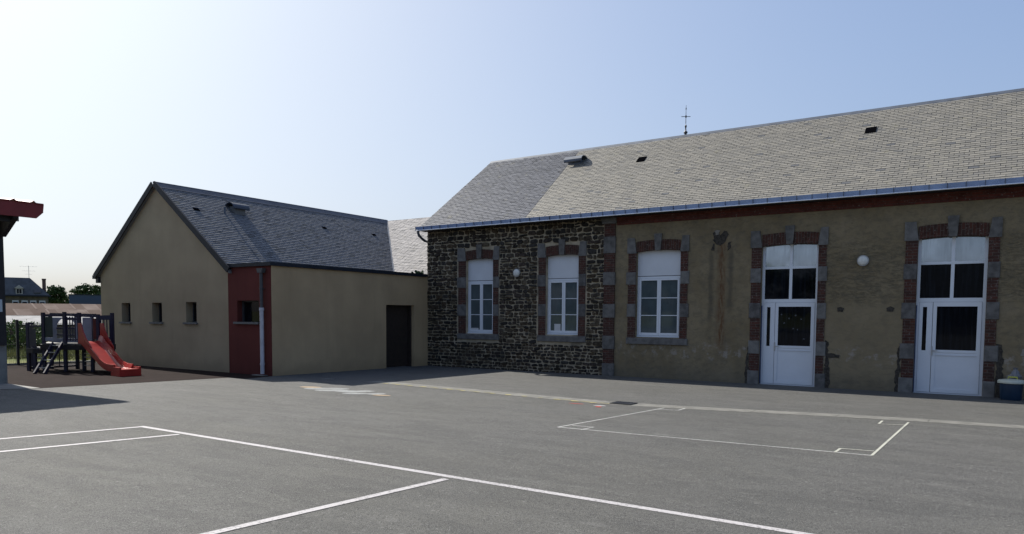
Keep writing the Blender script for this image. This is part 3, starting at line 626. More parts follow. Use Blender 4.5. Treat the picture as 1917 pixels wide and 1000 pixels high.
# roof of the annex and its cross wing
LRE = 3.687
mb = MB(); ov = .18; yf = GY - .1; zc = AZ - ov * .76
mb.prism([(GXM, yf, AP), (GX1 + ov, yf, zc), (GX1 + ov, .2, zc), (GXM, LRE, AP)], (0, 0, -.07)); mb.prism([(GXM, yf, AP), (GX0 - ov, yf, zc), (GX0 - ov, 7.5, zc), (GXM, 7.5, AP)], (0, 0, -.07))
ar = mb.build('roof', M['slated'], annex)
sd2 = Vector((GXM - GX1 - ov, 0, AP - zc)); sl2 = sd2.length
def lim2(v): return (0, min(6.6 + .2 + (LRE - .2) * v / sl2, 20) + .0)
mb = MB(); slates(mb, (GX1 + ov, yf, zc + .01), (0, 1, 0), sd2, 0, sl2, lambda v: (0, .2 - yf + (LRE - .2) * v / sl2), exp_=.105, seed=21, dark=.1, jit=.35, th=.026); mb.build('roof_slates', M['slated'], ar)
mb = MB()
mb.bar((GXM + .05, yf - .015, AP + .02 - .038), (GX1 + ov, yf - .015, zc + .02), .03, .17, (0, 0, 1)); mb.bar((GXM - .05, yf - .014, AP + .02 - .038), (GX0 - ov, yf - .015, zc + .02), .03, .17, (0, 0, 1))
mb.bar((GXM - .0, yf + .05, AP + .03), (GX1 + ov, yf + .05, zc + .03), .12, .02, (0, 0, 1)); mb.build('verge_trim', M['fascia'], ar)
mb = MB(); nn = Vector((-sd2.z, 0, sd2.x)).normalized(); nn = nn if nn.z > 0 else -nn; ud = sd2.normalized()
a = Vector((GXM, yf, AP)) + nn * .03; b = Vector((GXM, LRE, AP)) + nn * .03
mb.prism([a, b, b - ud * .3, a - ud * .3], nn * .012); mb.tube([(GXM, yf, AP + .02), (GXM, LRE, AP + .02)], .04, 8); mb.build('ridge_cap', M['zincr'], ar)
mb = MB(); mb.box(GX0 - ov - .16, GX0 - ov + .0, yf - .0, 7.5, zc - .06, zc + .06); mb.build('gutter', M['fascia'], ar)
mb = MB(); mb.box(GX0 - ov + .02, GX0 - .0, yf + .02, yf + .12, zc - .2, zc + .0); mb.build('eave_box', M['fascia'], ar)
# cross wing facing the yard: slates whose sun sheen is put into a lighter tint
sd3 = Vector((0, LRE - .2 + ov, AP - zc)); 
mb = MB(); mb.prism([(GXM, LRE, AP), (GX1 + ov, .2, zc), (0, .2, zc), (0, LRE, AP)], (0, .02, -.07)); mb.prism([(GXM, LRE, AP), (0, LRE, AP), (0, 7.4, zc), (GXM, 7.4, zc)], (0, 0, -.07)); wr = mb.build('wing_roof', M['slatesheen'], annex)
sd3 = Vector((0, LRE - .2, AP - zc)); s3 = sd3.length
mb = MB(); slates(mb, (GXM, .2, zc + .01), (1, 0, 0), sd3, 0, s3, lambda v: (GX1 + ov - GXM - (GX1 + ov - GXM) * v / s3, 0.04 - GXM), exp_=.105, seed=22, dark=.02); mb.build('wing_slates', M['slatesheen'], wr)
mb = MB(); mb.bar((GXM, LRE, AP + .04), (GX1 + ov, .2, zc + .04), .1, .015); mb.build('valley_flashing', M['zincd'], wr)
# cowl, vents and stack on the dark slope
def on_l(y, v): return Vector((GX1 + ov, y, zc)) + ud * v
def vof(x): return (GX1 + ov - x) / -ud.x
for (xx_, yy_) in ((-4.28, -5.89), (-4.24, -.82), (-4.23, 1.73)):
    p = on_l(yy_, vof(xx_)); mb = MB(); mb.prism([p + Vector((0, sy * .13, 0)) + ud * (sx * .1) + nn * .05 for sx, sy in ((-.6, -.7), (.6, -.7), (.6, .7), (-.6, .7))], -nn * .03); mb.build('roof_vent', M['void'], ar)
p = on_l(-4.9, vof(-4.27)); mb = MB(); mb.tube([p, p + Vector((0, 0, .22))], .035, 8); mb.build('vent_pipe', M['zincd'], ar)
p = on_l(-4.3, vof(-4.45)); mb = MB(); mb.box(p.x - .13, p.x + .13, p.y - .2, p.y + .2, p.z - .15, p.z + .19); cb = mb.build('chimney_base', M['sill'], ar)
mb = MB(); arc = [(p.x - .02 + .25 * math.cos(t), p.z + .14 + .17 * math.sin(t)) for t in [math.radians(-8 + 22 * i) for i in range(9)]]; arci = [(x * .88 + (p.x - .02) * .12, z - .02) for x, z in arc]
mb.prism([(x, p.y - .3, z) for x, z in arc + arci[::-1]], (0, .6, 0)); mb.build('curved_cowl', M['zincr'], ar)

# ================================================================== FLAT LINK BUILDING
link = thing('flat_roofed_link', 'low flat roofed link with dark red end and beige side wall', 'building', (0, GY, 0))
dr_ = (-2.06, -.54, -.0, 2.07)      # along y, on the x=0 face
mb = MB(); FX = lambda u, d, v: (-d, u, v); 
wall_grid(mb, GY + .0, 0, -.12, 3.06, [dr_], FX, .35, False)
mb.face([(0, GY, 3.06), (0, 0, 3.06), (-.35, 0, 3.06), (-.35, GY + .35, 3.06)])
mb.build('side_wall', M['plaster2'], link)
rw = (-1.48, -.52, 1.52, 2.12)
mb = MB(); wall_grid(mb, GX1 + .003, -.002, -.12, 3.06, [rw], lambda u, d, v: (u, GY - .004 + d, v), .34, False); mb.build('red_wall', M['redwall'], link)
mb = MB(); mb.box(rw[0], rw[1], GY + .2, GY + .22, rw[2], rw[3]); w = mb.build('window', M['glass'], link)
mb = MB(); mb.box(rw[0] - .1, rw[1] + .03, GY - .07, GY + .18, rw[2] - .055, rw[2] + .004); mb.build('sill', M['sill'], w)
mb = MB(); a = rw; mb.box(a[0] + .001, a[0] + .04, GY + .16, GY + .2, a[2] + .01, a[3]); mb.box(a[1] - .04, a[1] - .001, GY + .16, GY + .2, a[2] + .01, a[3]); mb.box(a[0] + .04, a[1] - .04, GY + .16, GY + .2, a[3] - .04, a[3]); mb.build('window_frame', M['dkgrey'], w)
mb = MB(); mb.box(GX1 + .01, .06, GY - .07, GY + .3, 3.05, 3.15); mb.box(-.3, .06, GY + .3, -.06, 3.05, 3.15); mb.build('roof_edge', M['fascia'], link)
mb = MB(); mb.box(GX1, -.3, GY + .3, -.02, 2.98, 3.08); mb.build('flat_roof', M['dkgrey'], link)
mb = MB(); mb.box(-.3, -.26, dr_[0], -.76, .03, 2.07); d_ = mb.build('door', M['doorbrown'], link)
mb = MB(); mb.box(-.34, -.12, -.76, -.70, .0, 2.07); mb.box(-.34, -.2, dr_[0] + .001, dr_[0] + .05, .03, 2.06); mb.build('door_frame', M['doorbrown'], d_)
mb = MB(); mb.box(-.34, -.001, -.70, -.541, -.02, 2.068); mb.build('door_pier', M['plaster2'], link)
mb = MB(); mb.box(-.26, -.2, -1.9, -1.88, .95, 1.1); mb.build('door_handle', M['steel'], d_)
mb = MB(); px, py = -.3, GY - .09
mb.prism([(px - .13, py - .06, 2.98), (px + .13, py - .06, 2.98), (px + .09, py - .06, 2.86), (px - .09, py - .06, 2.86)], (0, .12, 0)); mb.tube([(px, py, 2.9), (px, py, 1.9)], .045, 12); dp = mb.build('downpipe', M['dkgrey'], link)
mb = MB(); mb.tube([(px, py, 1.9), (px, py, gz(py) + .05)], .055, 12); mb.tube([(px, py, 1.92), (px, py, 1.84)], .066, 12); mb.tube([(px, py, .42), (px, py, .36)], .064, 12); mb.build('lower_pipe', M['pipew'], dp)
mb = MB(); mb.tube([(px, py, 2.45), (px, py, 2.42)], .056, 12); mb.box(px - .01, px + .01, py, py + .09, 2.42, 2.45); mb.build('pipe_clip', M['dkgrey'], dp)
mb = MB(); mb.box(px - .35, px + .12, GY - .18, GY - .01, gz(GY) - .02, gz(GY) + .02); mb.build('pipe_gully', M['concrete'], link)
mb = MB(); R = random.Random(2)
for i in range(14): a = Vector((-.15 + R.uniform(-.1, .1), -.3 + R.uniform(-.15, .15), 3.16)); mb.bar(a, a + Vector((R.uniform(-.25, .2), R.uniform(-.2, .2), R.uniform(.02, .12))), .012, .05)
tag(mb.build('leaf_debris', M['leafd']), 'small clump of dead leaves caught on the flat roof edge beside the stone corner', 'leaves')

# ================================================================== CROSS BEHIND THE RIDGE
cx, cy = 6.21, 8.0
sp = thing('roof_cross', 'thin iron cross finial rising behind the main slate ridge', 'cross', (cx, cy, 6.4))
mb = MB(); 
for i in range(4):
    a = math.pi / 4 + i * math.pi / 2; b = a + math.pi / 2; r = 1.3
    mb.face([(cx + r * math.cos(a), cy + r * math.sin(a), 6.4), (cx + r * math.cos(b), cy + r * math.sin(b), 6.4), (cx, cy, 8.6)])
mb.build('spirelet', M['slated'], sp)
mb = MB(); mb.lathe(cx, cy, [(.09, 8.4), (.055, 8.75), (.04, 8.8), (.075, 8.82), (.075, 8.87), (.03, 8.9), (.022, 9.02), (.04, 9.06), (.04, 9.1), (.014, 9.15)], 12); mb.build('finial_base', M['iron'], sp)
mb = MB(); mb.tube([(cx, cy, 9.18), (cx, cy, 9.88)], [.014, .007], 6); mb.bar((cx - .15, cy - .09, 9.45), (cx + .15, cy + .09, 9.45), .014, .02); mb.tube([(cx, cy, 9.41), (cx, cy, 9.49)], .03, 6); mb.tube([(cx, cy, 9.72), (cx, cy, 9.78)], .02, 6); mb.build('cross', M['iron'], sp)

# ================================================================== BIN
bx, by = 16.61, -.36; bz = gz(by)
bn = thing('litter_bin', 'round dark blue bin with off white lid against the cement wall right of the doors', 'bin', (bx, by, bz))
mb = MB(); mb.lathe(bx, by, [(.185, bz), (.195, bz + .02), (.21, bz + .36), (.21, bz + .38)], 32); mb.build('bucket', M['blue'], bn)
mb = MB(); mb.lathe(bx, by, [(.25, bz + .36), (.256, bz + .38), (.25, bz + .415), (.235, bz + .43), (.12, bz + .445), (.02, bz + .45)], 36); l_ = mb.build('lid', M['lid'], bn)
mb = MB(); mb.tube([(bx - .06, by + .02, bz + .445), (bx - .06, by + .02, bz + .49), (bx + .1, by + .02, bz + .49), (bx + .1, by + .02, bz + .445)], .012, 6); mb.build('handle', M['yellow'], l_)
R = random.Random(5); mb = MB(); vs = []; fs = []; n = 10
for i, (r, z) in enumerate(((.11, 0), (.12, .05), (.08, .1), (.06, .15), (.03, .2), (.05, .24))):
    for k in range(n): t = 2 * math.pi * k / n; q = r * R.uniform(.7, 1.3); vs.append((bx + .06 + q * math.cos(t), by + .12 + q * .7 * math.sin(t), bz + .447 + z + R.uniform(-.01, .01)))
for i in range(5):
    for k in range(n): fs.append((i * n + k, i * n + (k + 1) % n, (i + 1) * n + (k + 1) % n, (i + 1) * n + k))
mb.add(vs, fs); mb.face(vs[-n:]); tag(mb.build('plastic_bag', M['bag']), 'crumpled clear plastic bag resting on the lid of the blue bin', 'bag')

# ================================================================== OPEN SHELTER (left edge)
sh = thing('playground_shelter', 'open timber shelter with dark red fascia and corrugated roof at the left edge', 'shelter', (-2.8, -11.85, gz(-11.8)))
ex, ey, ez = -1.8, -11.27, 4.2
mb = MB()
prof = []; y = ey
def zr(y): # corrugation: narrow ribs each 0.37 m
    t = ((ey - y) % .40) / .40; return .05 * max(0, 1 - abs(t - .5) / .12) if abs(t - .5) < .12 else 0.
N_ = 230; L_ = 9.
for i in range(N_):
    y0 = ey - L_ * i / N_; y1 = ey - L_ * (i + 1) / N_; z0 = ez + zr(y0); z1 = ez + zr(y1)
    mb.prism([(ex + .03, y0, z0), (ex + .03, y1, z1), (ex + .03, y1, z1 - .02), (ex + .03, y0, z0 - .02)], (-8.2, 0, 1.0))
mb.build('corrugated_roof', M['redf'], sh)
mb = MB(); mb.prism([(ex, ey + .02, ez - .01), (ex, ey - .0, ez - .2), (ex, ey - .14, ez - .34), (ex, ey - L_, ez - .34), (ex, ey - L_, ez - .01)], (-.04, 0, 0)); mb.build('fascia', M['redf'], sh)
mb = MB(); mb.prism([(ex - .04, ey + .02, ez - .02), (ex - .04, ey + .02, ez - .2), (ex - 8.2, ey + .02, ez + .8), (ex - 8.2, ey + .02, ez + .98)], (0, -.04, 0)); mb.build('end_fascia', M['redf'], sh)
ps = []
for y in (-11.86, -15.9, -19.5):
    for x in (-2.72, -8.8):
        mb = MB(); mb.box(x - .07, x + .13, y - .1, y + .09, 1.0, 3.95 if x > -5 else 4.7); po = mb.build('post', M['darkwood'], sh)
        mb = MB(); mb.box(x - .2, x + .07, y - .18, y + .10, gz(y), 1.0); mb.build('concrete_plinth', M['concrete'], po)
        mb = MB(); mb.box(x - .03, x + .05, y - .195, y - .181, .6, 1.02); mb.box(x - .03, x + .05, y - .195, y - .102, 1.02, 1.14); mb.build('steel_shoe', M['steel'], po)
    mb = MB(); mb.prism([(-1.86, y + .11, 3.95), (-1.86, y + .11, 3.82), (-2.5, y + .11, 3.45), (-8.9, y + .11, 4.5), (-8.9, y + .11, 4.85)], (0, -.1, 0)); mb.build('roof_truss', M['darkwood'], sh)
mb = MB(); mb.box(-2.1, -2.0, ey - L_, -11.8, 3.75, 3.93); mb.build('purlin', M['darkwood'], sh)
mb = MB(); mb.tube([(-2.05, -11.7, 3.93), (-2.05, -11.7, 3.78)], .04, 8); mb.build('light_fitting', M['steel'], sh)
mb = MB(); mb.box(-2.589, -2.578, -11.95, -11.84, 1.76, 2.04); tag(mb.build('notice_board', M['notice']), 'small pale notice fixed to the dark shelter post', 'notice')

# ================================================================== FENCE
fn = thing('mesh_fence', 'dark green welded mesh fence with square posts behind the play structure', 'fence', (-9.3, -9, gz(-9)))
fp = [(-9.36, -16.0), (-9.34, -13.6), (-9.32, -11.2), (-9.28, -8.86), (-9.2, -6.6)]
for x, y in fp:
    mb = MB(); mb.box(x - .035, x + .035, y - .035, y + .035, gz(y) - .05, 1.52); mb.build('post', M['black'], fn)
for (x0, y0), (x1, y1) in zip(fp, fp[1:]):
    mb = MB(); n = int((y1 - y0) / .055)
    for i in range(n): t = (i + .5) / n; x = x0 + (x1 - x0) * t; y = y0 + (y1 - y0) * t; mb.bar((x, y, gz(y) + .02), (x, y, 1.43), .006, .006)
    for z in (.15, .35, .75, 1.15, 1.4):
        mb.bar((x0, y0, z), (x1, y1, z), .01, .012)
    mb.build('mesh_panel', M['black'], fn)

# ================================================================== PLAY STRUCTURE
BO = Vector((-5.51, -9.19, gz(-9.19))); rv = Vector((.836, .5487, 0)); dv = Vector((-.5487, .836, 0))
def L3(u, v, z): return BO + rv * (u - .6 * v) + dv * v + Vector((0, 0, z))
def L3o(u, v, z): return BO + rv * u + dv * v + Vector((0, 0, z))
pl = thing('play_structure', 'small climbing tower with ladder, railings and red slide on the brown rubber surface', 'play structure', tuple(BO))
def post(u, v, z0, z1, w=.078, nm='post'):
    u = u - .6 * v; mb = MB(); mb.box(u - w / 2, u + w / 2, v - w / 2, v + w / 2, z0, z1, fr=L3o); return mb.build(nm, M['navy'], pl)
for u, v, z1 in ((-1.05, .1, 1.37), (-.86, -.02, .72), (-.6, 0, 1.66), (0, 0, 1.68), (.32, 1.0, 1.6), (.52, .45, .8), (.76, 0, .8), (-1.0, .75, 1.37), (-.45, 1.0, 1.6)): post(u, v, 0, z1)
post(.41, .12, .78, 1.66, .08); post(.95, .35, .78, 1.62, .08); post(1.36, .5, 0, 1.66); post(.78, .8, .78, 1.62, .07)
mb = MB(); dk = [(-.66, -.06), (.06, -.06), (.82, -.04), (1.4, .5), (.8, 1.05), (-.5, 1.05)]
mb.prism([L3(u, v, .80) for u, v in dk], (0, 0, -.05)); mb.build('deck', M['deck'], pl)
mb = MB(); dk2 = [(-.69, -.09), (.06, -.1), (.85, -.07), (1.43, .5), (.8, 1.08), (-.53, 1.08)]
for (a, b), (c, d) in zip(dk2, dk2[1:] + dk2[:1]): mb.bar(L3(a, b, .69), L3(c, d, .69), .03, .15)
mb.build('deck_skirt', M['darkwood'], pl)
mb = MB(); mb.prism([L3(u, v, .66) for u, v in ((-1.1, .05), (-.9, -.07), (-.64, -.0), (-.5, .8), (-1.05, .8))], (0, 0, -.04)); mb.build('low_deck', M['deck'], pl)
mb = MB()
for a, b, c, d in ((-1.1, .05, -.9, -.09), (-.9, -.09, -.64, -.02)): mb.bar(L3(a, b, .58), L3(c, d, .58), .03, .12)
mb.build('low_deck_skirt', M['darkwood'], pl)
mb = MB(); mb.bar(L3(-.6, 0, 1.58), L3(0, 0, 1.58), .04, .07); mb.build('top_rail', M['navy'], pl)
mb = MB(); mb.bar(L3(0, 0, 1.60), L3(.41, .12, 1.58), .04, .06); mb.build('top_rail', M['navy'], pl)
mb = MB(); mb.bar(L3(.41, .12, 1.57), L3(.95, .35, 1.55), .04, .05); mb.build('top_rail', M['navy'], pl)
mb = MB(); mb.bar(L3(-.45, 1.0, 1.62), L3(.9, 1.0, 1.60), .05, .06); mb.build('top_rail', M['navy'], pl)
mb = MB(); mb.bar(L3(.95, .35, 1.52), L3(1.36, .5, 1.53), .04, .13); mb.build('top_rail', M['navy'], pl)
mb = MB(); mb.bar(L3(.95, .35, .93), L3(1.36, .5, .93), .04, .08); mb.build('top_rail', M['navy'], pl)
mb = MB(); mb.bar(L3(-1.05, .1, 1.28), L3(-.64, 0, 1.28), .04, .05); mb.build('top_rail', M['navy'], pl)
mb = MB(); mb.bar(L3(-1.05, .1, 1.28), L3(-1.0, .75, 1.28), .04, .05); mb.build('top_rail', M['navy'], pl)
mb = MB(); mb.box(-.56, -.34, -.015, .015, .98, 1.54, fr=L3); mb.build('green_panel', M['green'], pl); mb = MB(); mb.box(-.56, -.34, -.02, .02, .86, .96, fr=L3); mb.build('step_panel', M['greyp'], pl)
# arch panel at the back: grey board with an arched window
mb = MB(); pa = []; ca = .02; r = .27; z_a = 1.24
vb = .62
def arch_panel(mb, u0, u1, z0, z1):
    n = 12
    for i in range(n):
        t0 = math.pi * i / n; t1 = math.pi * (i + 1) / n; ua = ca + r * math.cos(t0); ub = ca + r * math.cos(t1)
        za = z_a + r * math.sin(t0); zb_ = z_a + r * math.sin(t1)
        mb.prism([L3(ua, vb, za), L3(ub, vb, zb_), L3(ub, vb, z1), L3(ua, vb, z1)], dv * .02)
    mb.box(u0, ca - r, vb, vb + .02, z0, z1, fr=L3); mb.box(ca + r, u1, vb, vb + .02, z0, z1, fr=L3); mb.box(ca - r, ca + r, vb, vb + .02, z0, z0 + .12, fr=L3)
arch_panel(mb, -.38, .37, .8, 1.52); mb.build('arch_panel', M['greyp'], pl)
mb = MB(); mb.bar(L3(ca - r, vb + .01, 1.21), L3(ca + r, vb + .01, 1.21), .03, .05); mb.bar(L3(ca - r, vb + .01, 1.02), L3(ca + r, vb + .01, 1.02), .03, .04); mb.build('arch_rail', M['navy'], pl)
mb = MB(); mb.box(.5, .76, .55, .57, .86, 1.52, fr=L3); mb.build('grey_panel', M['greyp'], pl)
mb = MB(); mb.box(.8, .93, .5, .52, .9, 1.5, fr=L3); mb.build('red_panel', M['redb'], pl)
mb = MB(); mb.box(-1.02, -.9, .07, .09, .68, 1.26, fr=L3); mb.box(-1.04, -1.02, .15, .7, .68, 1.26, fr=L3); mb.build('low_panel', M['dkgrey'], pl)
mb = MB(); mb.box(-.9, -.82, -.05, -.03, .55, 1.2, fr=L3); mb.build('low_post_board', M['dkgrey'], pl)
mb = MB()
for i in range(5): u = .07 + i * .075; mb.bar(L3(u, .02 + i * .02, .86), L3(u, .02 + i * .02, 1.55), .022, .022)
mb.bar(L3(.03, .02, .9), L3(.4, .1, .9), .03, .04); mb.bar(L3(.03, .02, 1.48), L3(.4, .1, 1.48), .03, .06); mb.build('front_railing', M['navy'], pl)
mb = MB()
for i in range(4): u = 1.03 + i * .085; mb.bar(L3(u, .38 + i * .03, .95), L3(u, .38 + i * .03, 1.48), .024, .024)
mb.build('side_railing', M['navy'], pl)
for p_, q_ in (((.53, .4), (.76, .05)), ((-.86, 0), (-.6, 0))):
    for z in (.15, .27, .39, .5): mb = MB(); mb.bar(L3(*p_, z), L3(*q_, z), .02, .02); mb.build('rung', M['steel'], pl)
mb = MB(); mb.bar(L3(-1.05, .15, .1), L3(-.4, .95, .1), .03, .03); mb.bar(L3(-.7, .3, .08), L3(.3, 1.0, .1), .04, .05); mb.tube([L3(-.2, .6, .1), L3(-.2, .6, .66)], .015, 6); mb.build('ground_brace', M['navy'], pl)
# ladder
wl = lambda x, y, z: Vector((x, y, z))
f0, f1 = wl(-5.16, -10.15, .10), wl(-4.9, -10.02, .10); t0, t1 = L3(-.33, -.1, .80), L3(-.08, -.1, .80)
mb = MB(); mb.bar(f0, t0, .035, .10); mb.bar(f1, t1, .035, .10); ld = mb.build('ladder', M['navy'], pl)
mb = MB(); up_ = Vector((0, 0, .056))
for a, b in ((f0, t0), (f1, t1)): mb.bar(a + up_, b + up_, .012, .008)
mb.build('ladder_edge', M['green'], ld)
mb = MB()
for t in (.2, .45, .7, .93): mb.bar(f0.lerp(t0, t), f1.lerp(t1, t), .08, .02)
mb.build('tread', M['steel'], ld)
# slide: a chute that runs along +x
P0 = [(-5.02, .88), (-4.9, .875), (-4.76, .83), (-4.6, .74), (-3.75, .31), (-3.55, .235), (-3.35, .2), (-3.15, .19), (-2.98, .19)]
ya, yb = -9.05, -8.50
gz0 = gz(-9)
P0 = [(x, z + gz0 - .02) for x, z in P0]
def wid(x): t = (x + 5.02) / 2.1; return (ya - .11 * t, yb - .19 * t)
mb = MB(); n = len(P0)
def sec(i):
    x, z = P0[i]; a, b = wid(x); h = .13 if i > 2 else .16
    return [(x, a - .03, z + h), (x, a + .0, z + h), (x, a + .05, z + .015), (x, a + .12, z), (x, b - .12, z), (x, b - .05, z + .015), (x, b, z + h), (x, b + .03, z + h), (x, b + .03, z - .05), (x, a - .03, z - .05)]
S = [sec(i) for i in range(n)]
for A, B in zip(S, S[1:]):
    for j in range(10): mb.face([A[j], A[(j + 1) % 10], B[(j + 1) % 10], B[j]], sm=False)
mb.face(S[0]); mb.face(S[-1][::-1])
# foot block
x, z = P0[-1]; a, b = wid(x); mb.box(x + .0, x + .33, a - .05, b + .05, gz0, z + .015); mb.box(x, x + .33, a - .05, a, z + .015, z + .07); mb.box(x, x + .33, b, b + .05, z + .015, z + .07)
mb.box(x - .12, x, a - .04, b + .04, gz0, z - .055)
slide = mb.build('slide', M['slide'], pl)
mb = MB()
for yy, sgn in ((ya - .045, -1), (yb - .0, 1)):
    z0 = gz0
    mb.prism([(-4.98, yy, .86 + z0), (-4.98, yy, 1.37 + z0), (-4.82, yy, 1.37 + z0), (-4.72, yy, 1.15 + z0), (-4.57, yy, .96 + z0), (-4.3, yy, .72 + z0), (-4.3, yy, .56 + z0), (-4.72, yy, .78 + z0)], (0, .03, 0))
mb.build('slide_wing', M['slide'], slide)

# ================================================================== VEGETATION
def leafmass(mb, c, rad, n, size, R, flat=1.):
    cl = []
    for _ in range(max(5, n // 60)):
        th = R.uniform(0, 2 * math.pi); u = R.uniform(-1, 1); r = R.uniform(.45, 1.0) ** .6; q = math.sqrt(1 - u * u)
        cl.append((Vector((q * math.cos(th) * rad[0] * r, q * math.sin(th) * rad[1] * r, u * rad[2] * r)), R.uniform(.16, .34)))
    for _ in range(n):
        k, kr = R.choice(cl); d = Vector((R.gauss(0, 1), R.gauss(0, 1), R.gauss(0, .8))) * kr * .5
        p = Vector(c) + k + Vector((d.x * rad[0], d.y * rad[1], d.z * rad[2])); s = size * R.uniform(.6, 1.4)
        a = Vector((R.gauss(0, 1), R.gauss(0, 1), R.gauss(0, 1))).normalized(); b = a.cross(Vector((R.gauss(0, 1), R.gauss(0, 1), R.gauss(0, 1)))).normalized()
        mb.face([p - a * s, p + b * s * .6, p + a * s, p - b * s * .6], (R.random(), 0, 0))
def tree(name, x, y, z, h, rad, n, size, mt, label, seed, group=None, trunk=.3):
    R = random.Random(seed); t = thing(name, label, 'tree', (x, y, z), group)
    mb = MB(); ct = h * .5; mb.tube([(x, y, z - .2), (x + .1, y, z + ct * .5), (x - .05, y + .1, z + ct), (x, y, z + h * .85)], [trunk, trunk * .8, trunk * .55, trunk * .15], 8)
    for i in range(7):
        a = R.uniform(0, 6.28); zz = z + h * R.uniform(.35, .65); mb.tube([(x, y, zz), (x + math.cos(a) * rad[0] * .4, y + math.sin(a) * rad[1] * .4, zz + h * .13), (x + math.cos(a) * rad[0] * .75, y + math.sin(a) * rad[1] * .75, zz + h * .2)], [trunk * .4, trunk * .22, trunk * .06], 6)
    mb.build('trunk', M['bark'], t)
    mb = MB(); leafmass(mb, (x, y, z + h - rad[2] * .9), rad, n, size, R); mb.build('crown', mt, t)
    return t
# view-aligned ground position of something far to the left
def far(px, Z): u = (px - 958.5) / 1333.74 * Z; return CAM.x - .5485 * Z + .8361 * u, CAM.y + .8361 * Z + .5485 * u
def hz(py, Z): return 1.75 + (585.0 - py) / 1333.74 * Z
def FARF(Z, px0): # frame with u to the right, d away, z up
    ox, oy = far(px0, Z); dx, dy = ox - CAM.x, oy - CAM.y; l = math.hypot(dx, dy); dx /= l; dy /= l
    return lambda u, d, v: (ox + dy * u + dx * d, oy - dx * u + dy * d, v)
# hedge behind the fence
R = random.Random(7)
for i, (px, Z, rr, hh, lab) in enumerate(((14, 33, 1.5, 1.05, 'dense green bush behind the mesh fence beside the shelter post'), (38, 32, 1.3, 1.25, 'tall leafy bush behind the mesh fence post'), (64, 32, 1.3, .8, 'low leafy bush behind the left end of the play structure'))):
    x, y = far(px, Z); g = gz(y); b = thing('bush', lab, 'bush', (x, y, g), 'bushes along the far side of the fence')
    mb = MB(); leafmass(mb, (x, y, g + hh * .62), (rr, .8, hh * .55), 1500, .055, R); mb.build('foliage', M['leafm'], b)
    mb = MB()
    for k in range(6): a = R.uniform(0, 6.28); mb.tube([(x, y, g), (x + math.cos(a) * rr * .5, y + math.sin(a) * .4, g + hh * .8)], [.03, .01], 5)
    mb.build('stem', M['bark'], b)
mb = MB(); R = random.Random(17)
for i in range(15000):
    Z = R.uniform(25.5, 44); px = R.uniform(-40, 205); x, y = far(px, Z)
    if x > -9.6: continue
    h = R.uniform(.06, .22); a = R.uniform(0, 6.28); w = .012; g = gz(y) - .01; dx, dy = math.cos(a) * w, math.sin(a) * w; lx, ly = R.uniform(-.06, .06), R.uniform(-.06, .06)
    mb.face([(x - dx, y - dy, g), (x + dx, y + dy, g), (x + lx, y + ly, g + h)], (R.random(), 0, 0))
kind(mb.build('tall_grass', M['blade']), 'stuff')

# ================================================================== FAR BUILDINGS
# long low barn
Z = 46.; F = FARF(Z, 100); bt = thing('long_barn', 'long low barn with rusty upper and pale lower sheet roof beyond the grass', 'barn', F(0, 0, gz(far(100, Z)[1])))
mb = MB(); R = random.Random(31); zA, zB, zC = hz(568.5, Z + 3), hz(579, Z + 1.7), hz(590.5, Z + .8)
for ri, (z0, d0, z1, d1) in enumerate(((zC, .8, zB, 1.9), (zB, 1.9, zA, 3.))):
    uu = -9.3 + ri * .4
    while uu < 7:
        w_ = R.uniform(.45, 1.0); sk = -.3; t_ = R.random() ** 1.3
        mb.face([F(uu - sk, d0, z0), F(uu - sk + w_, d0, z0), F(uu + w_, d1, z1), F(uu, d1, z1)], (t_, 0, 0))
        if R.random() < .6: mb.face([F(uu - sk, d0, z0 + .012), F(uu - sk + .12, d0, z0 + .012), F(uu + .12, d1, z1 + .012), F(uu, d1, z1 + .012)], (R.uniform(.9, 1.5), 0, 0))
        uu += w_
mb.face([F(-9, 3, zA), F(7, 3, zA), F(7, 6, zC), F(-9, 6, zC)]); rf_ = mb.build('rusty_roof', M['rusty'], bt)
mb = MB(); mb.prism([F(-9, .8, zC - .01), F(7, .8, zC - .01), F(7, -1.8, hz(607, Z - 1.8)), F(-9, -1.8, hz(607, Z - 1.8))], (0, 0, -.03)); mb.build('pale_roof', M['sheet'], bt)
mb = MB(); mb.box(-9, 7, -1.6, 5.8, gz(20) - 1, hz(608.5, Z), fr=F); mb.build('wall', M['housewall'], bt)
# house
Z = 75.; F = FARF(Z, 60); U = lambda px: (px - 60) / 1333.74 * Z * .83
hs = thing('stone_house', 'old stone house with dark hipped slate roof, small dormer and brick chimney beyond the barn', 'house', F(0, 4, -1))
zr_, ze = hz(521, Z + 1.5), hz(553.5, Z)
mb = MB(); xl, xr, xe = -8., U(59), U(97)
mb.face([F(xl, 0, ze), F(xe, 0, ze), F(xr, 1.5, zr_), F(xl, 1.5, zr_)]); mb.face([F(xe, 0, ze), F(xe, 6, ze), F(xr, 4.5, zr_), F(xr, 1.5, zr_)]); mb.face([F(xe, 6, ze), F(xl, 6, ze), F(xl, 4.5, zr_), F(xr, 4.5, zr_)]); mb.face([F(xl, 1.5, zr_), F(xr, 1.5, zr_), F(xr, 4.5, zr_), F(xl, 4.5, zr_)]); hr = mb.build('roof', M['houseroof'], hs)
mb = MB(); mb.box(xl, xe - .2, .3, 5.7, -2, ze, fr=F); hwall = mb.build('wall', M['housewall'], hs)
mb = MB(); mb.box(xl, xe + .05, -.12, .02, ze - .1, ze + .05, fr=F); mb.build('gutter', M['fascia'], hr)
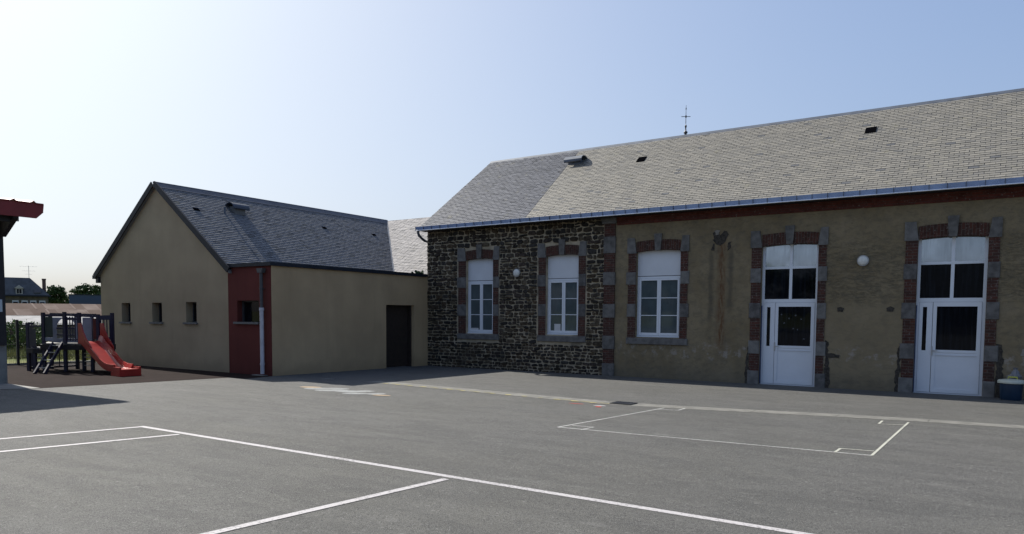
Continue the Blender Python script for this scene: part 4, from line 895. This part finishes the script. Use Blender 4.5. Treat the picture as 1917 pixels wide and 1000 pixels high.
for px in (31, 48, 64, 81):
    mb = MB(); mb.box(U(px) - .28, U(px) + .28, .2, .29, hz(600, Z), hz(562.5, Z), fr=F); w = mb.build('window', M['paper'], hs); mb = MB(); mb.box(U(px) - .2, U(px) + .2, .15, .199, hz(600, Z), hz(565.5, Z), fr=F); mb.build('pane', M['glass'], w)
u = U(38.5); zd = hz(551, Z); mb = MB(); mb.box(u - .3, u + .3, .1, 1.4, zd, zd + .62, fr=F); dm_ = mb.build('dormer', M['sheet'], hs)
mb = MB(); mb.prism([F(u - .42, .02, zd + .6), F(u + .42, .02, zd + .6), F(u, .02, zd + .95)], Vector(F(0, 1.5, 0)) - Vector(F(0, 0, 0))); mb.build('dormer_roof', M['sheet'], dm_)
mb = MB(); mb.box(u - .2, u - .03, 0.06, .099, zd + .08, zd + .52, fr=F); mb.box(u + .03, u + .2, 0.06, .099, zd + .08, zd + .52, fr=F); mb.build('dormer_pane', M['glass'], dm_)
u = U(72.5); mb = MB(); mb.prism([F(u - .3, .12, zd + .1), F(u + .3, .12, zd + .1), F(u + .3, .42, zd + .45), F(u - .3, .42, zd + .45)], (0, 0, .1)); mb.build('skylight', M['dkgrey'], hr)
u = U(85.8); mb = MB(); mb.box(u - .17, u + .17, 1.2, 1.7, 1.5, hz(524, Z + 1.4), fr=F); cm = mb.build('chimney', M['chimney'], hs); mb = MB(); mb.box(u - .2, u + .2, 1.15, 1.75, hz(524, Z + 1.4), hz(521.8, Z + 1.4), fr=F); mb.build('chimney_cap', M['chimney'], cm)
# aerial
u = U(57.5); at = thing('roof_aerial', 'thin television aerial standing on the ridge of the stone house', 'aerial', F(u, 1.6, zr_))
mb = MB(); mb.tube([F(u, 1.6, zr_ - .1), F(u, 1.6, hz(498.5, Z + 1.6))], .022, 5); mb.build('mast', M['steel'], at)
for z_, h_ in ((500, .75), (508, .55), (514, .3)):
    mb = MB(); z2 = hz(z_, Z + 1.6); mb.tube([F(u - h_, 1.6, z2), F(u + h_, 1.6, z2)], .014, 5)
    for k in range(7): uu = u - h_ + 2 * h_ * k / 6; mb.tube([F(uu, 1.4, z2), F(uu, 1.8, z2)], .008, 4)
    mb.build('dipole', M['steel'], at)
# blue shed
Z = 62.; F = FARF(Z, 131); U = lambda px: (px - 131) / 1333.74 * Z * .85
bs = thing('blue_shed', 'flat topped dark blue metal shed beyond the barn', 'shed', F(2, 2, -1))
mb = MB(); mb.box(0, U(230), 0, 6, -2, hz(551.5, Z), fr=F); mb.build('wall', M['bluebarn'], bs); mb = MB(); mb.box(-.05, U(230), -.06, 6, hz(551.5, Z), hz(550.2, Z), fr=F); mb.build('roof_trim', M['fascia'], bs)
def ftree(px, Z, w, top, bot, n, seed, label, group='trees beyond the yard'):
    x, y = far(px, Z); zt = hz(top, Z); zb = hz(bot, Z); rz = (zt - zb) / 2 * 1.05; rw_ = w / 1333.74 * Z / 2
    tree('broadleaf_tree', x, y, -1., zt + 1, (rw_, rw_, rz), n * 2, .12, M['leafd'], label, seed, group)
ftree(106, 82, 34, 538, 572, 2200, 41, 'dark tree just right of the stone house chimney')
ftree(124, 86, 26, 556, 576, 900, 42, 'lower dark tree between the house and the blue shed')
ftree(172, 80, 54, 535, 560, 2600, 43, 'broad tree rising behind the blue shed')
# trees and a low building behind the viewer: what the door glass reflects
pr = tree('broadleaf_tree', -20, -50, .5, 9.2, (4.8, 3.5, 4.2), 2600, .28, M['leafd'], 'large tree on the far side of the yard behind the viewer', 51, 'trees on the far side of the yard', .35)
R = random.Random(99)
for i, (x, s_) in enumerate(((-46, 1.05), (-33, .9), (-10, .84), (-1.5, .74), (4.5, .7), (10.5, .68), (26, .8), (34, .95))):
    c = pr.copy(); col.objects.link(c); c.location = (x, -50 + R.uniform(-3, 3), .5); c.scale = (s_, s_, s_ * R.uniform(.85, 1.02)); c.rotation_euler = (0, 0, R.uniform(0, 6))
    for chd in list(pr.children): d = chd.copy(); col.objects.link(d); d.parent = c
hb = thing('yard_house', 'low house with dark slate roof on the far side of the yard behind the viewer', 'house', (15, -48, .4))
mb = MB(); mb.box(9, 22, -52, -45, .2, 3.4); mb.build('wall', M['housewall'], hb)
mb = MB(); mb.prism([(8.7, -44.6, 3.3), (8.7, -48.5, 6.1), (8.7, -52.4, 3.3)], (13.6, 0, 0)); mb.build('roof', M['houseroof'], hb)
